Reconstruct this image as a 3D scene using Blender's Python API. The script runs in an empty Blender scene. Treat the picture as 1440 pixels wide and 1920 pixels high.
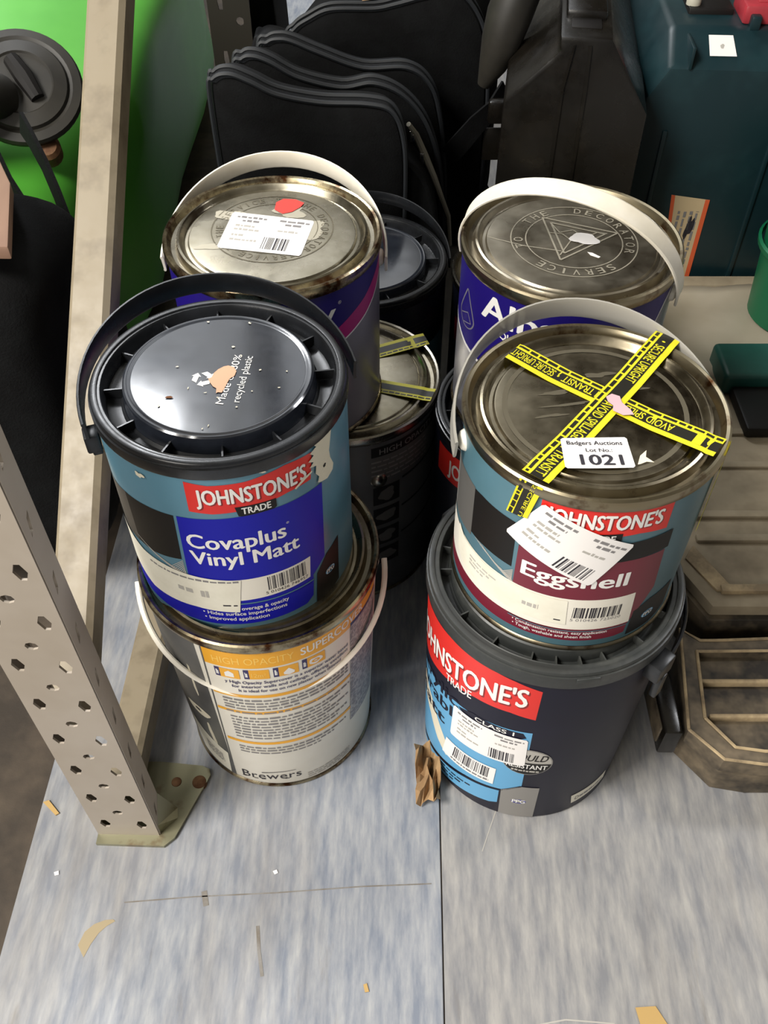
import bpy, bmesh, math, random
from mathutils import Vector, Matrix
S = bpy.context.scene
COL = S.collection
R_ = math.radians
PI = math.pi

# ------------------------------------------------------------------ camera, world, lights, exposure
cd = bpy.data.cameras.new('camera'); cam = bpy.data.objects.new('camera', cd); COL.objects.link(cam)
cam.location = (0, 0, .8487); cam.rotation_euler = (R_(90 - 48.449), 0, 0)
cd.sensor_fit = 'VERTICAL'; cd.sensor_height = 24; cd.lens = 24 * 1724.711 / 1920; cd.clip_start = .02
S.camera = cam
S.view_settings.view_transform = 'Standard'; S.view_settings.look = 'None'
S.view_settings.gamma = 1; S.view_settings.use_curve_mapping = False
S.view_settings.exposure = 0.47
w = bpy.data.worlds.new('world'); S.world = w; w.use_nodes = True
w.node_tree.nodes['Background'].inputs[0].default_value = (.95, .95, 1, 1)
w.node_tree.nodes['Background'].inputs[1].default_value = .10
def area(name, loc, rot, sx, sy, power, col):
    l = bpy.data.lights.new(name, 'AREA'); l.shape = 'RECTANGLE'; l.size = sx; l.size_y = sy
    l.energy = power; l.color = col
    o = bpy.data.objects.new(name, l); COL.objects.link(o); o.location = loc; o.rotation_euler = rot
    return o
def aim(o, t): o.rotation_euler = (Vector(t) - o.location).to_track_quat('-Z', 'Y').to_euler()
k = area('left_aisle_light', (-1.45, -.35, 2.35), (0, 0, 0), .8, .8, 80, (1, .965, .90)); aim(k, (0, .5, .1))
k = area('front_left_fill', (-1.7, -1.8, 1.5), (0, 0, 0), 1.3, 1.3, 42, (1, .95, .87)); aim(k, (0, .45, .2))  # soft fill lamp added at front left to brighten the tin fronts
area('far_aisle_light', (-1.13, 2.66, 2.72), (0, 0, 0), .4, .6, 36, (.95, .97, 1))
area('right_back_fill', (2.5, 1.9, 2.75), (0, R_(25), 0), .5, 1.2, 60, (.96, .97, 1))  # fill lamp added to lift the dark right face of the sack

# ------------------------------------------------------------------ materials
def lin(h):
    if not isinstance(h, str): return tuple(h[:3])
    h = h.lstrip('#'); o = []
    for i in (0, 2, 4):
        c = int(h[i:i+2], 16) / 255
        o.append(c / 12.92 if c <= .04045 else ((c + .055) / 1.055) ** 2.4)
    return tuple(o)
MATS = {}
def mat(name, col, rough=.5, metal=0, col2=None, scale=20, lo=.4, hi=.65, bump=0, bscale=None, stretch=(1, 1, 1),
        rvar=0, spec=.5, trans=0, alpha=1, detail=4, coat=0, col3=None, scale3=6, lo3=.5, hi3=.62, col4=None, scale4=9, lo4=.62, hi4=.78):
    if name in MATS: return MATS[name]
    m = bpy.data.materials.new(name); m.use_nodes = True; nt = m.node_tree; b = nt.nodes['Principled BSDF']
    c = lin(col); b.inputs['Base Color'].default_value = (*c, 1)
    b.inputs['Roughness'].default_value = rough; b.inputs['Metallic'].default_value = metal
    b.inputs['Specular IOR Level'].default_value = spec
    b.inputs['Transmission Weight'].default_value = trans; b.inputs['Alpha'].default_value = alpha
    b.inputs['Coat Weight'].default_value = coat
    if col2 is not None or bump or rvar or col3 is not None:
        tc = nt.nodes.new('ShaderNodeTexCoord'); mp = nt.nodes.new('ShaderNodeMapping')
        mp.inputs['Scale'].default_value = stretch; nt.links.new(tc.outputs['Object'], mp.inputs[0])
        def noise(sc, dt=detail):
            n = nt.nodes.new('ShaderNodeTexNoise'); n.inputs['Scale'].default_value = sc
            n.inputs['Detail'].default_value = dt; n.inputs['Roughness'].default_value = .65
            nt.links.new(mp.outputs[0], n.inputs['Vector']); return n
        def ramp(n, a, z):
            r = nt.nodes.new('ShaderNodeMapRange'); r.inputs[1].default_value = a; r.inputs[2].default_value = z
            nt.links.new(n.outputs[0], r.inputs[0]); return r
        out = None
        if col2 is not None:
            n = noise(scale); r = ramp(n, lo, hi)
            mx = nt.nodes.new('ShaderNodeMix'); mx.data_type = 'RGBA'
            mx.inputs[6].default_value = (*c, 1); mx.inputs[7].default_value = (*lin(col2), 1)
            nt.links.new(r.outputs[0], mx.inputs[0]); out = mx.outputs[2]
        if col3 is not None:
            n = noise(scale3); r = ramp(n, lo3, hi3)
            mx = nt.nodes.new('ShaderNodeMix'); mx.data_type = 'RGBA'
            if out: nt.links.new(out, mx.inputs[6])
            else: mx.inputs[6].default_value = (*c, 1)
            mx.inputs[7].default_value = (*lin(col3), 1)
            nt.links.new(r.outputs[0], mx.inputs[0]); out = mx.outputs[2]
        if col4 is not None:
            n = noise(scale4, 6); r = ramp(n, lo4, hi4)
            mx = nt.nodes.new('ShaderNodeMix'); mx.data_type = 'RGBA'; nt.links.new(out, mx.inputs[6])
            mx.inputs[7].default_value = (*lin(col4), 1); nt.links.new(r.outputs[0], mx.inputs[0]); out = mx.outputs[2]
        if out: nt.links.new(out, b.inputs['Base Color'])
        if rvar:
            n = noise(scale * 1.7); r = ramp(n, .3, .7)
            r.inputs[3].default_value = max(.02, rough - rvar); r.inputs[4].default_value = min(1, rough + rvar)
            nt.links.new(r.outputs[0], b.inputs['Roughness'])
        if bump:
            n = noise(bscale or scale * 3); bp = nt.nodes.new('ShaderNodeBump')
            bp.inputs['Strength'].default_value = bump; bp.inputs['Distance'].default_value = .002
            nt.links.new(n.outputs[0], bp.inputs['Height']); nt.links.new(bp.outputs[0], b.inputs['Normal'])
    MATS[name] = m; return m

mat('vinyl_sheet', '#747b88', .4, col2='#a9aaab', scale=26, lo=.36, hi=.76, stretch=(4, .7, 1), rvar=.1, col3='#7d7468', scale3=.9, lo3=.5, hi3=.78, bump=.05, detail=10, col4='#6a5f50', scale4=5, lo4=.6, hi4=.8)
mat('vinyl_sheet_warm', '#797a7e', .4, col2='#aaa7a2', scale=24, lo=.36, hi=.78, stretch=(4, .7, 1), rvar=.1, col3='#837868', scale3=.9, lo3=.47, hi3=.75, bump=.05, detail=10, col4='#6c6152', scale4=5, lo4=.6, hi4=.8)
mat('concrete', '#352e27', .85, col2='#53483c', scale=9, bump=.3, bscale=60)
mat('wall_paint', '#a9a79f', .9, col2='#9a978e', scale=2)
mat('ceiling_paint', '#b8b4a8', .9)
mat('chipboard', '#4f3d2b', .8, col2='#5f4a33', scale=40)
mat('tin_lid', '#a8a190', .27, 1, col2='#8d8673', scale=14, rvar=.12, bump=.03, bscale=8)
mat('tin_lid_mid', '#b9b1a0', .34, 1, col2='#968d7c', scale=13, rvar=.12, bump=.04, bscale=9)
mat('tin_lid_dull', '#8d8470', .3, 1, col2='#6a614f', scale=16, rvar=.12, bump=.03, bscale=9)
mat('tin_rim', '#b5ad98', .22, 1, col2='#5c3d22', scale=34, lo=.55, hi=.7, rvar=.1)
mat('rusty_rim', '#a89c80', .3, 1, col2='#4b2d19', scale=40, lo=.46, hi=.62, rvar=.1)
mat('gold_rim', '#a0957c', .3, 1, col2='#57381f', scale=40, lo=.55, hi=.7)
mat('bare_tin', '#9a958a', .25, 1, rvar=.08, scale=20)
mat('black_plastic', '#17181a', .3, col2='#24262a', scale=18, lo=.45, hi=.7, rvar=.08, bump=.03)
mat('black_lid', '#1d2027', .13, col2='#343943', scale=12, lo=.45, hi=.8, rvar=.04, bump=.01, spec=1)
mat('grey_plastic', '#2e302f', .45, col2='#4a4b47', scale=25, lo=.5, hi=.75, rvar=.1)
mat('white_plastic', '#ece6d8', .42, col2='#ddd5c3', scale=15)
mat('clear_plastic', '#b3afa6', .35, alpha=.8)
mat('teal_print', '#557f92', .34, col2='#4d7485', scale=8, coat=.1)
mat('teal_print_dull', '#4f727f', .36, col2='#476872', scale=8)
mat('navy_print', '#0e0d1f', .5, col2='#131226', scale=6, spec=.35)
mat('dark_navy', '#0d1220', .4)
mat('purple_print', '#1b0e66', .4, spec=.4)
mat('silver_print', '#8a8892', .3, .35)
mat('magenta_print', '#a6136f', .35)
mat('label_white', '#e3ded2', .42, col2='#dad4c6', scale=10)
mat('photo_grey', '#5b5b5a', .4, col2='#4a4a4a', scale=12)
mat('blue_print', '#10129a', .5, spec=.3)
mat('black_print', '#151312', .5, spec=.3)
mat('grey1', '#3a3836', .4); mat('grey2', '#5c5a57', .4); mat('grey3', '#827f7b', .4)
mat('red_print', '#d0261d', .38); mat('dark_red', '#7d1612', .4)
mat('white_print', '#e4e2de', .4); mat('maroon_print', '#6a1a2c', .38)
mat('paper', '#e2dece', .6, col2='#d8d3c2', scale=30)
mat('paper_white', '#e6e2df', .55)
mat('ink', '#26232a', .6); mat('ink_soft', '#7d7a7a', .6); mat('ink_faint', '#aaa69f', .6)
mat('yellow_band', '#e3a21f', .4); mat('yellow_pale', '#efc25a', .4)
mat('tape_yellow', '#d3ca26', .4); mat('tape_black', '#1c1a12', .4)
mat('sky_blue', '#5d9dc6', .4); mat('icon_purple', '#241a55', .4)
mat('speckle', '#a9a7a8', .5, col2='#7b7a80', scale=260, lo=.45, hi=.55)
mat('paint_white', '#d9d1bb', .5, bump=.4, bscale=150)
mat('paint_peach', '#d6a483', .55); mat('paint_pink', '#cfa9ae', .55); mat('paint_red', '#d5362c', .4)
mat('etch_light', '#b5ae9c', .5, .6); mat('etch_dark', '#6b6453', .5, .6)
mat('post_grey', '#a0968a', .5, col2='#968b7d', scale=7, bump=.04)
mat('brace_beige', '#857a66', .5, col2='#6d6250', scale=22, lo=.5, hi=.72, rvar=.1, bump=.05)
mat('zinc', '#8e8b72', .38, .7, col2='#6b5238', scale=26, lo=.55, hi=.7)
mat('rust', '#5a3a22', .7, .3, col2='#7a5a3c', scale=60)
mat('black_steel', '#1f1c14', .5)
mat('green_sack', '#55aa38', .42, col2='#489c2f', scale=3.5, bump=.35, bscale=5)
mat('black_fabric', '#0a0a0b', .85, col2='#101112', scale=30, bump=.4, bscale=420, spec=.15)
mat('black_rib', '#141517', .8, col2='#1e1f21', scale=20, bump=.6, bscale=300, spec=.2, stretch=(1, 3, 3))
mat('bag_piping', '#1d2024', .6)
mat('case_black', '#100e0b', .3, col2='#1c1813', scale=14, lo=.5, hi=.75, rvar=.1, spec=.6)
mat('case_teal', '#10272c', .4, col2='#1d383c', scale=9, lo=.5, hi=.8, rvar=.08)
mat('latch_red', '#a3323b', .4, col2='#8d2831', scale=30)
mat('case_green', '#0c6a45', .4)
mat('dark_green', '#1d4a42', .42, col2='#285850', scale=12)
mat('dusty_black', '#2d2822', .6, col2='#7b6d58', scale=18, lo=.4, hi=.7, bump=.15)
mat('dusty_brown', '#9b8e77', .8, col2='#6f6350', scale=11, lo=.45, hi=.75, bump=.15)
mat('dust_edge', '#b29d7a', .8, col2='#7d6d55', scale=30)
mat('sheet_plastic', '#a39883', .5, col2='#b7ae9d', scale=5, lo=.4, hi=.7, bump=.5, bscale=9)
mat('brown_paper', '#8d6e4b', .8, col2='#a5865f', scale=40)
mat('tan_tape', '#b3935a', .55); mat('leaf_brown', '#6b4222', .8)
mat('wood', '#8d6f5a', .7, col2='#75594a', scale=9, stretch=(1, .2, 1))
mat('orange_print', '#cf5b33', .6); mat('sticker_tan', '#c3ad88', .6)
mat('metal_bright', '#c9c7c0', .2, 1)
mat('zip_white', '#a9a596', .6)
mat('stain_brown', '#6d665d', .6, col2='#7f7c78', scale=60)
mat('stain_tan', '#97886a', .6); mat('disc_black', '#1d1b17', .55, col2='#2a2721', scale=12)

# ------------------------------------------------------------------ object helpers
def link(name, me, parent=None, loc=None, rot=None):
    o = bpy.data.objects.new(name, me); COL.objects.link(o)
    if parent: o.parent = parent
    if loc: o.location = loc
    if rot: o.rotation_euler = rot
    return o
def tag(o, label=None, cat=None, group=None, kind=None):
    if label: o['label'] = label
    if cat: o['category'] = cat
    if group: o['group'] = group
    if kind: o['kind'] = kind
    return o
def empty(name, loc, label, cat, group=None, rot=(0, 0, 0)):
    o = link(name, None, loc=loc, rot=rot); o.empty_display_size = .02
    return tag(o, label, cat, group)
class MB:
    """collects verts and faces with material slots, builds ONE mesh object"""
    def __init__(s): s.v = []; s.f = []; s.m = []; s.mats = []
    def mi(s, m):
        if m not in s.mats: s.mats.append(m)
        return s.mats.index(m)
    def add(s, v, f, m, T=None):
        b = len(s.v); i = s.mi(m)
        s.v += [tuple(T @ Vector(p)) if T else tuple(p) for p in v]
        s.f += [tuple(b + k for k in q) for q in f]; s.m += [i] * len(f)
    def box(s, x0, x1, y0, y1, z0, z1, m, bev=0, T=None, seg=2):
        bm = bmesh.new(); bmesh.ops.create_cube(bm, size=1)
        for q in bm.verts: q.co = Vector(((x0+x1)/2 + q.co.x*(x1-x0), (y0+y1)/2 + q.co.y*(y1-y0), (z0+z1)/2 + q.co.z*(z1-z0)))
        if bev: bmesh.ops.bevel(bm, geom=bm.edges[:], offset=bev, segments=seg, affect='EDGES', profile=.5)
        s.bm(bm, m, T)
    def bm(s, bm, m, T=None):
        bm.verts.index_update()
        s.add([q.co[:] for q in bm.verts], [[q.index for q in f.verts] for f in bm.faces], m, T); bm.free()
    def lathe(s, prof, m, seg=96, T=None, a0=0, a1=2*PI):
        full = abs(a1 - a0 - 2*PI) < 1e-6; n = seg if full else seg + 1
        v = []; f = []
        for r, z in prof:
            for k in range(n):
                a = a0 + (a1 - a0) * k / seg; v.append((r*math.cos(a), r*math.sin(a), z))
        for i in range(len(prof) - 1):
            for k in range(seg):
                k2 = (k + 1) % n
                f.append((i*n+k, i*n+k2, (i+1)*n+k2, (i+1)*n+k))
        if full and prof[-1][0] < 1e-4: pass
        s.add(v, f, m, T)
    def sweep(s, pts, sec, frames, m, closed=False, cap=True):
        """sec: list of (a,b) offsets; frames: list of (A,B) vectors per point"""
        n = len(sec); v = []; f = []
        for p, (A, B) in zip(pts, frames):
            for a, b in sec: v.append(tuple(Vector(p) + A*a + B*b))
        L = len(pts)
        for i in range(L if closed else L - 1):
            j = (i + 1) % L
            for k in range(n):
                k2 = (k + 1) % n; f.append((i*n+k, i*n+k2, j*n+k2, j*n+k))
        if cap and not closed: f.append(tuple(range(n))[::-1]); f.append(tuple((L-1)*n + k for k in range(n)))
        s.add(v, f, m)
    def tube(s, pts, rad, m, n=8):
        pts = [Vector(p) for p in pts]; fr = []; up = Vector((0, 0, 1)); prevA = None
        for i, p in enumerate(pts):
            t = (pts[min(i+1, len(pts)-1)] - pts[max(i-1, 0)]).normalized()
            A = prevA - t*prevA.dot(t) if prevA else t.cross(up if abs(t.z) < .9 else Vector((1, 0, 0)))
            A.normalize(); B = t.cross(A); prevA = A
            rr = rad[i] if isinstance(rad, (list, tuple)) else rad
            fr.append((A*rr, B*rr))
        s.sweep(pts, [(math.cos(2*PI*k/n), math.sin(2*PI*k/n)) for k in range(n)], fr, m)
    def build(s, name, parent=None, smooth=35, loc=None, rot=None):
        me = bpy.data.meshes.new(name); me.from_pydata(s.v, [], s.f)
        for m in s.mats: me.materials.append(MATS[m])
        me.polygons.foreach_set('material_index', s.m)
        me.update()
        if smooth:
            me.polygons.foreach_set('use_smooth', [True]*len(s.f))
            me.set_sharp_from_angle(angle=R_(smooth))
        return link(name, me, parent, loc, rot)
def fixn(o):
    bm = bmesh.new(); bm.from_mesh(o.data); bmesh.ops.recalc_face_normals(bm, faces=bm.faces[:]); bm.to_mesh(o.data); bm.free()
    return o
def curve_plate(outer, holes, thick):
    """flat plate in XY with holes, thickness centred on z=0 -> verts, faces"""
    c = bpy.data.curves.new('c', 'CURVE'); c.dimensions = '2D'; c.fill_mode = 'BOTH'; c.extrude = thick/2
    for poly in [outer] + holes:
        sp = c.splines.new('POLY'); sp.points.add(len(poly) - 1)
        for p, q in zip(sp.points, poly): p.co = (q[0], q[1], 0, 1)
        sp.use_cyclic_u = True
    return curve_mesh(c)
def curve_mesh(c):
    o = bpy.data.objects.new('tmp', c); COL.objects.link(o)
    dg = bpy.context.evaluated_depsgraph_get(); e = o.evaluated_get(dg); me = e.to_mesh()
    v = [q.co[:] for q in me.vertices]; f = [tuple(p.vertices) for p in me.polygons]
    e.to_mesh_clear(); bpy.data.objects.remove(o); bpy.data.curves.remove(c)
    return v, f
_T = {}
def text2d(s, bold=0, shear=0, sp=1):
    k = (s, bold, shear, sp)
    if k not in _T:
        c = bpy.data.curves.new('t', 'FONT'); c.body = s; c.size = 1; c.offset = bold; c.shear = shear
        c.resolution_u = 3; c.fill_mode = 'FRONT'; c.space_character = sp
        _T[k] = curve_mesh(c)
    return _T[k]
_cap = text2d('H'); CAP = max(q[1] for q in _cap[0])

class Decal:
    """flat print on a surface: everything is laid out in 2D and mapped by fn(x, y, layer) -> xyz"""
    def __init__(s, fn, step=None, both=False): s.mb = MB(); s.fn = fn; s.step = step; s.both = both
    def put(s, v, f, m, layer):
        bm = bmesh.new(); vs = [bm.verts.new((q[0], q[1], 0)) for q in v]
        for q in f:
            try: bm.faces.new([vs[i] for i in q])
            except ValueError: pass
        if s.step and v:
            xs = [q[0] for q in v]; k = math.ceil(min(xs)/s.step + 1e-4)
            while k*s.step < max(xs) - 1e-4:
                bmesh.ops.bisect_plane(bm, geom=bm.verts[:] + bm.edges[:] + bm.faces[:], plane_co=(k*s.step, 0, 0), plane_no=(1, 0, 0), dist=1e-5)
                k += 1
            if s.both:
                xs = [q[1] for q in v]; k = math.ceil(min(xs)/s.step + 1e-4)
                while k*s.step < max(xs) - 1e-4:
                    bmesh.ops.bisect_plane(bm, geom=bm.verts[:] + bm.edges[:] + bm.faces[:], plane_co=(0, k*s.step, 0), plane_no=(0, 1, 0), dist=1e-5)
                    k += 1
        bmesh.ops.recalc_face_normals(bm, faces=bm.faces[:])
        for fc in bm.faces:
            if fc.normal.z < 0: fc.normal_flip()
        bm.verts.index_update()
        s.mb.add([s.fn(q.co.x, q.co.y, layer) for q in bm.verts], [[q.index for q in fc.verts] for fc in bm.faces], m); bm.free()
    def poly(s, pts, m, layer=0):
        s.put(pts, [tuple(range(len(pts)))], m, layer)
    def rect(s, x0, x1, y0, y1, m, layer=0, slope=0):
        s.poly([(x0, y0), (x1, y0 + slope*(x1-x0)), (x1, y1 + slope*(x1-x0)), (x0, y1)], m, layer)
    def band(s, top, bot, m, layer=0):
        """strip between two polylines given left to right"""
        for i in range(len(top) - 1):
            s.poly([bot[i], bot[i+1], top[i+1], top[i]], m, layer)
    def text(s, t, x0, x1, y, cap, m, layer=2, bold=0, shear=0, slope=0, M=None, sp=1):
        v0, f0 = text2d(t, 0, shear, sp)
        if not v0: return
        v, f = list(v0), list(f0)
        if bold:
            for dx, dy in ((-bold, 0), (bold, 0), (0, bold*.5), (0, -bold*.5)):
                f += [tuple(i + len(v) for i in q) for q in f0]; v += [(q[0]+dx, q[1]+dy, 0) for q in v0]
        a = min(q[0] for q in v); b = max(q[0] for q in v); k = (x1 - x0)/(b - a); kc = cap/CAP
        P = [(x0 + (q[0]-a)*k, y + q[1]*kc + slope*(q[0]-a)*k) for q in v]
        if M: P = [M(*p) for p in P]
        n = len(v0); nf = len(f0)
        for i in range(len(v)//n):
            s.put(P[i*n:(i+1)*n], f0, m, layer + .13*i)
    def bars(s, x0, x1, y0, y1, m, layer=2, n=26, seed=1, slope=0, M=None):
        rnd = random.Random(seed); ws = [rnd.choice((1, 1, 2, 3)) for _ in range(2*n)]; t = sum(ws); x = x0
        for i, q in enumerate(ws):
            wd = (x1 - x0)*q/t
            if i % 2 == 0:
                P = [(x, y0 + slope*(x-x0)), (x+wd, y0 + slope*(x+wd-x0)), (x+wd, y1 + slope*(x+wd-x0)), (x, y1 + slope*(x-x0))]
                if M: P = [M(*p) for p in P]
                s.poly(P, m, layer)
            x += wd
    def lines(s, x0, x1, y, hgt, m, layer=2, seed=1, slope=0, word=3, M=None, fill=1):
        """unreadable small print: word-long dashes"""
        rnd = random.Random(seed); x = x0
        while x < x0 + (x1-x0)*fill:
            wd = word*(.4 + rnd.random()); e = min(x + wd, x1); hh = hgt*(.75 + .4*rnd.random())
            P = [(x, y + slope*(x-x0)), (e, y + slope*(e-x0)), (e, y + hh + slope*(e-x0)), (x, y + hh + slope*(x-x0))]
            if M: P = [M(*p) for p in P]
            s.poly(P, m, layer); x = e + word*.22
    def blob(s, cx, cy, rx, ry, m, layer=2, seed=1, rough=.25, n=22, rot=0):
        rnd = random.Random(seed); ph = [rnd.random()*6 for _ in range(4)]; P = []
        for k in range(n):
            a = 2*PI*k/n; q = 1 + rough*(.5*math.sin(2*a+ph[0]) + .4*math.sin(3*a+ph[1]) + .3*math.sin(5*a+ph[2]))
            x, y = rx*q*math.cos(a), ry*q*math.sin(a)
            P.append((cx + x*math.cos(rot) - y*math.sin(rot), cy + x*math.sin(rot) + y*math.cos(rot)))
        s.poly(P, m, layer)
    def ring(s, cx, cy, r0, r1, m, layer=1, n=48, a0=0, a1=360):
        for k in range(n):
            a = R_(a0 + (a1-a0)*k/n); b = R_(a0 + (a1-a0)*(k+1)/n)
            s.poly([(cx+r0*math.cos(a), cy+r0*math.sin(a)), (cx+r1*math.cos(a), cy+r1*math.sin(a)), (cx+r1*math.cos(b), cy+r1*math.sin(b)), (cx+r0*math.cos(b), cy+r0*math.sin(b))], m, layer)
    def stroke(s, pts, wd, m, layer=1):
        for (x0, y0), (x1, y1) in zip(pts, pts[1:]):
            L = math.hypot(x1-x0, y1-y0) or 1; nx, ny = -(y1-y0)/L*wd/2, (x1-x0)/L*wd/2
            s.poly([(x0-nx, y0-ny), (x1-nx, y1-ny), (x1+nx, y1+ny), (x0+nx, y0+ny)], m, layer)
    def build(s, name, parent): return s.mb.build(name, parent, smooth=60)
def quadM(TL, TR, BR, BL):
    """maps unit square (x right, y up) to a quad"""
    def M(x, y):
        return tuple((1-x)*(1-y)*BL[i] + x*(1-y)*BR[i] + x*y*TR[i] + (1-x)*y*TL[i] for i in (0, 1))
    return M

# ------------------------------------------------------------------ paint tins
def cylmap(r0, r1, h, base=.00018, za=.0055, zt=.0105):
    def fn(d, mm, layer):
        z = mm/1000; r = r0 + (r1-r0)*(z-za)/(h-zt-za) + base + .00011*layer; a = R_(d)
        return (r*math.sin(a), -r*math.cos(a), z)
    return fn
def bail(mb, zp, rb, hf, ax, al, wd, th, m, a0=0, a1=180, n=40):
    """flat strap handle; pivots on the axis turned by ax, raised by al degrees from lying back"""
    a = R_(ax); al = R_(al); e = Vector((math.cos(a), math.sin(a), 0)); nb = Vector((-math.sin(a), math.cos(a), 0))
    u = nb*math.cos(al) + Vector((0, 0, 1))*math.sin(al); N = e.cross(u)
    pts = []; fr = []
    for k in range(n + 1):
        t = R_(a0 + (a1-a0)*k/n); p = Vector((0, 0, zp)) + e*rb*math.cos(t) + u*rb*hf*math.sin(t)
        rad = (e*math.cos(t) + u*math.sin(t)*hf).normalized(); pts.append(p); fr.append((N*wd/2, rad*th/2))
    sec = [(-1, -.5), (-.8, -1), (.8, -1), (1, -.5), (1, .5), (.85, 1), (.6, .6), (-.6, .6), (-.85, 1), (-1, .5)]
    mb.sweep(pts, sec, fr, m)
    return e
def ears(root, parent, zp, r, ax, m, label=None):
    for sgn in (1, -1):
        a = R_(ax) + (0 if sgn > 0 else PI)
        mb = MB(); T = Matrix.Rotation(a, 4, 'Z') @ Matrix.Translation((r, 0, zp)) @ Matrix.Rotation(PI/2, 4, 'Y')
        mb.lathe([(.0001, .0045), (.004, .0042), (.0065, .003), (.008, 0), (.008, -.003)], m, 20, T)
        o = mb.build('handle_ear', parent)
def metal_lid_profile(R, top):
    rim = [(R-.0002, top-.011), (R+.0012, top-.0105), (R+.0022, top-.008), (R+.0026, top-.004), (R+.002, top-.001), (R+.0004, top+.0002),
           (R-.0016, top-.0006), (R-.0028, top-.003), (R-.0042, top-.0065)]
    lid = [(R-.0042, top-.0065), (R-.0075, top-.007), (R-.0086, top-.004), (R-.0098, top-.0012), (R-.0116, top-.0006), (R-.0132, top-.0018),
           (R-.0144, top-.0045), (R-.0162, top-.0058), (R-.0185, top-.0056), (R-.0198, top-.0038), (R-.0208, top-.00365), (.04, top-.0036), (.0001, top-.00355)]
    return rim, lid
def lidz(R, top, bridge=0):
    _, lid = metal_lid_profile(R, top); P = [(.0, top-.0035)] + lid[::-1] + [(R-.0028, top-.003), (R+.0004, top+.0002), (R+.0022, top+.0001)]
    P.sort()
    # tape and paper stay stretched over the groove between the ring and the rim
    P = [p for p in P if not (R-.0095 < p[0] < R-.002) and not (R-.019 < p[0] < R-.0135)]
    if bridge: P = [p for p in P if not (.040 < p[0] < R-.0122)]
    def z(r):
        for (a, za), (b, zb) in zip(P, P[1:]):
            if a <= r <= b: return za + (zb-za)*(r-a)/max(b-a, 1e-9)
        return P[-1][1]
    return z
def lidmap(R, top, bridge=0):
    zf = lidz(R, top, bridge)
    def fn(x, y, layer): return (x, y, zf(math.hypot(x, y)) + .00025 + .00012*layer)
    return fn
def metal_tin(name, loc, r0, r1, h, body_m, label, lid_m='tin_lid', rim_m='tin_rim', rz=0, body_cat='paint tin', seam='rusty_rim', group=None):
    t = empty(name, loc, label, body_cat, group)
    mb = MB(); mb.lathe([(.0001, .003), (r0-.004, .003), (r0-.0005, .004), (r0, .0055), (r1, h-.0105)], body_m)
    body = mb.build('body', t)
    mb = MB(); mb.lathe([(r0-.003, .003), (r0-.0015, .0002), (r0+.0008, 0), (r0+.0016, .0014), (r0+.0012, .0034), (r0+.0001, .0046)], seam)
    mb.build('bottom_seam', t)
    rim, lid = metal_lid_profile(r1, h)
    mb = MB(); mb.lathe(rim, rim_m); ro = mb.build('rim', t)
    mb = MB(); mb.lathe(lid, lid_m); lo = mb.build('lid', t)
    return t, body, lo
def plastic_tin(name, loc, r0, r1, h, body_m, label, ribs, disc=.74, collar_h=.0135, collar_m='black_plastic', lid_m='black_lid', over=.0015, group=None, disc_up=0, cat='paint tin'):
    t = empty(name, loc, label, cat, group)
    mb = MB(); mb.lathe([(.0001, .002), (r0-.003, .002), (r0-.0006, .0006), (r0, .002), (r1, h-collar_h+.001), (r1-.002, h-.004)], body_m)
    body = mb.build('body', t)
    Rc = r1 + over; g0 = Rc*.895; g1 = Rc*disc
    mb = MB(); mb.lathe([(r1-.001, h-collar_h), (Rc-.0004, h-collar_h), (Rc, h-collar_h+.001), (Rc, h-.0045), (Rc-.0012, h-.0042), (Rc-.0012, h-.0018), (Rc-.002, h-.0006), (Rc-.004, h), (Rc-.0062, h-.0004),
                         (Rc-.0066, h-.0016), (g0+.0012, h-.0016), (g0+.0006, h-.001), (g0, h-.002), (g0-.0015, h-.013), (g0-.004, h-.014), (g1+.003, h-.014), (g1+.001, h-.012)], collar_m)
    col = mb.build('collar', t)
    mb = MB(); mb.lathe([(g1+.001, h-.0145), (g1, h-.004+disc_up), (g1-.0006, h-.0018+disc_up), (g1-.002, h-.0008+disc_up), (g1-.0045, h-.001+disc_up), (g1-.0055, h-.0015+disc_up), (g1-.0065, h-.00149+disc_up), (.03, h-.0014+disc_up), (.0001, h-.00135+disc_up)], lid_m)
    lo = mb.build('lid', t)
    mb = MB(); mb.box(g1-.0005, g0, -.0006, .0006, h-.0135, h-.0055, collar_m)
    ro = None
    for d in ribs:
        o = mb.build('rib', col) if ro is None else ro.copy()
        if ro is None: ro = o
        else: COL.objects.link(o); o.parent = col
        o.rotation_euler = (0, 0, R_(d - 90))
    return t, body, lo, col
def strap(root, zp, rb, hf, ax, al, wd, th, m, label=None, **k):
    mb = MB(); bail(mb, zp, rb, hf, ax, al, wd, th, m, **k); o = fixn(mb.build('handle', root))
    if label: o['label'] = label
    return o
def return_sticker(D, M, layer, seed=3, bx=(.55, .9), by=(.08, .36)):
    """white paper sticker with two columns of small print and a barcode (text lines, not readable)"""
    D.poly([M(.02, 0), M(.98, 0), M(1, .05), M(1, .95), M(.98, 1), M(.02, 1), M(0, .95), M(0, .05)], 'paper_white', layer)
    for i, (x0, x1, y) in enumerate([(.08, .44, .86), (.16, .36, .76), (.6, .96, .86), (.68, .88, .76)]):
        D.lines(x0, x1, y, .05, 'ink_soft', layer + 1, seed + i, word=.08, M=M)
    for i, (x0, x1, y) in enumerate([(.1, .34, .62), (.1, .4, .52), (.62, .86, .58), (.1, .24, .36), (.1, .42, .24)]):
        D.lines(x0, x1, y, .05, 'ink_faint', layer + 1, seed + 9 + i, word=.06, M=M)
    D.stroke([M(.5, .1), M(.5, .9)], .15, 'ink_faint', layer + 1) if False else None
    D.bars(bx[0], bx[1], by[0], by[1], 'ink', layer + 1, 16, seed, M=M)

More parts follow.
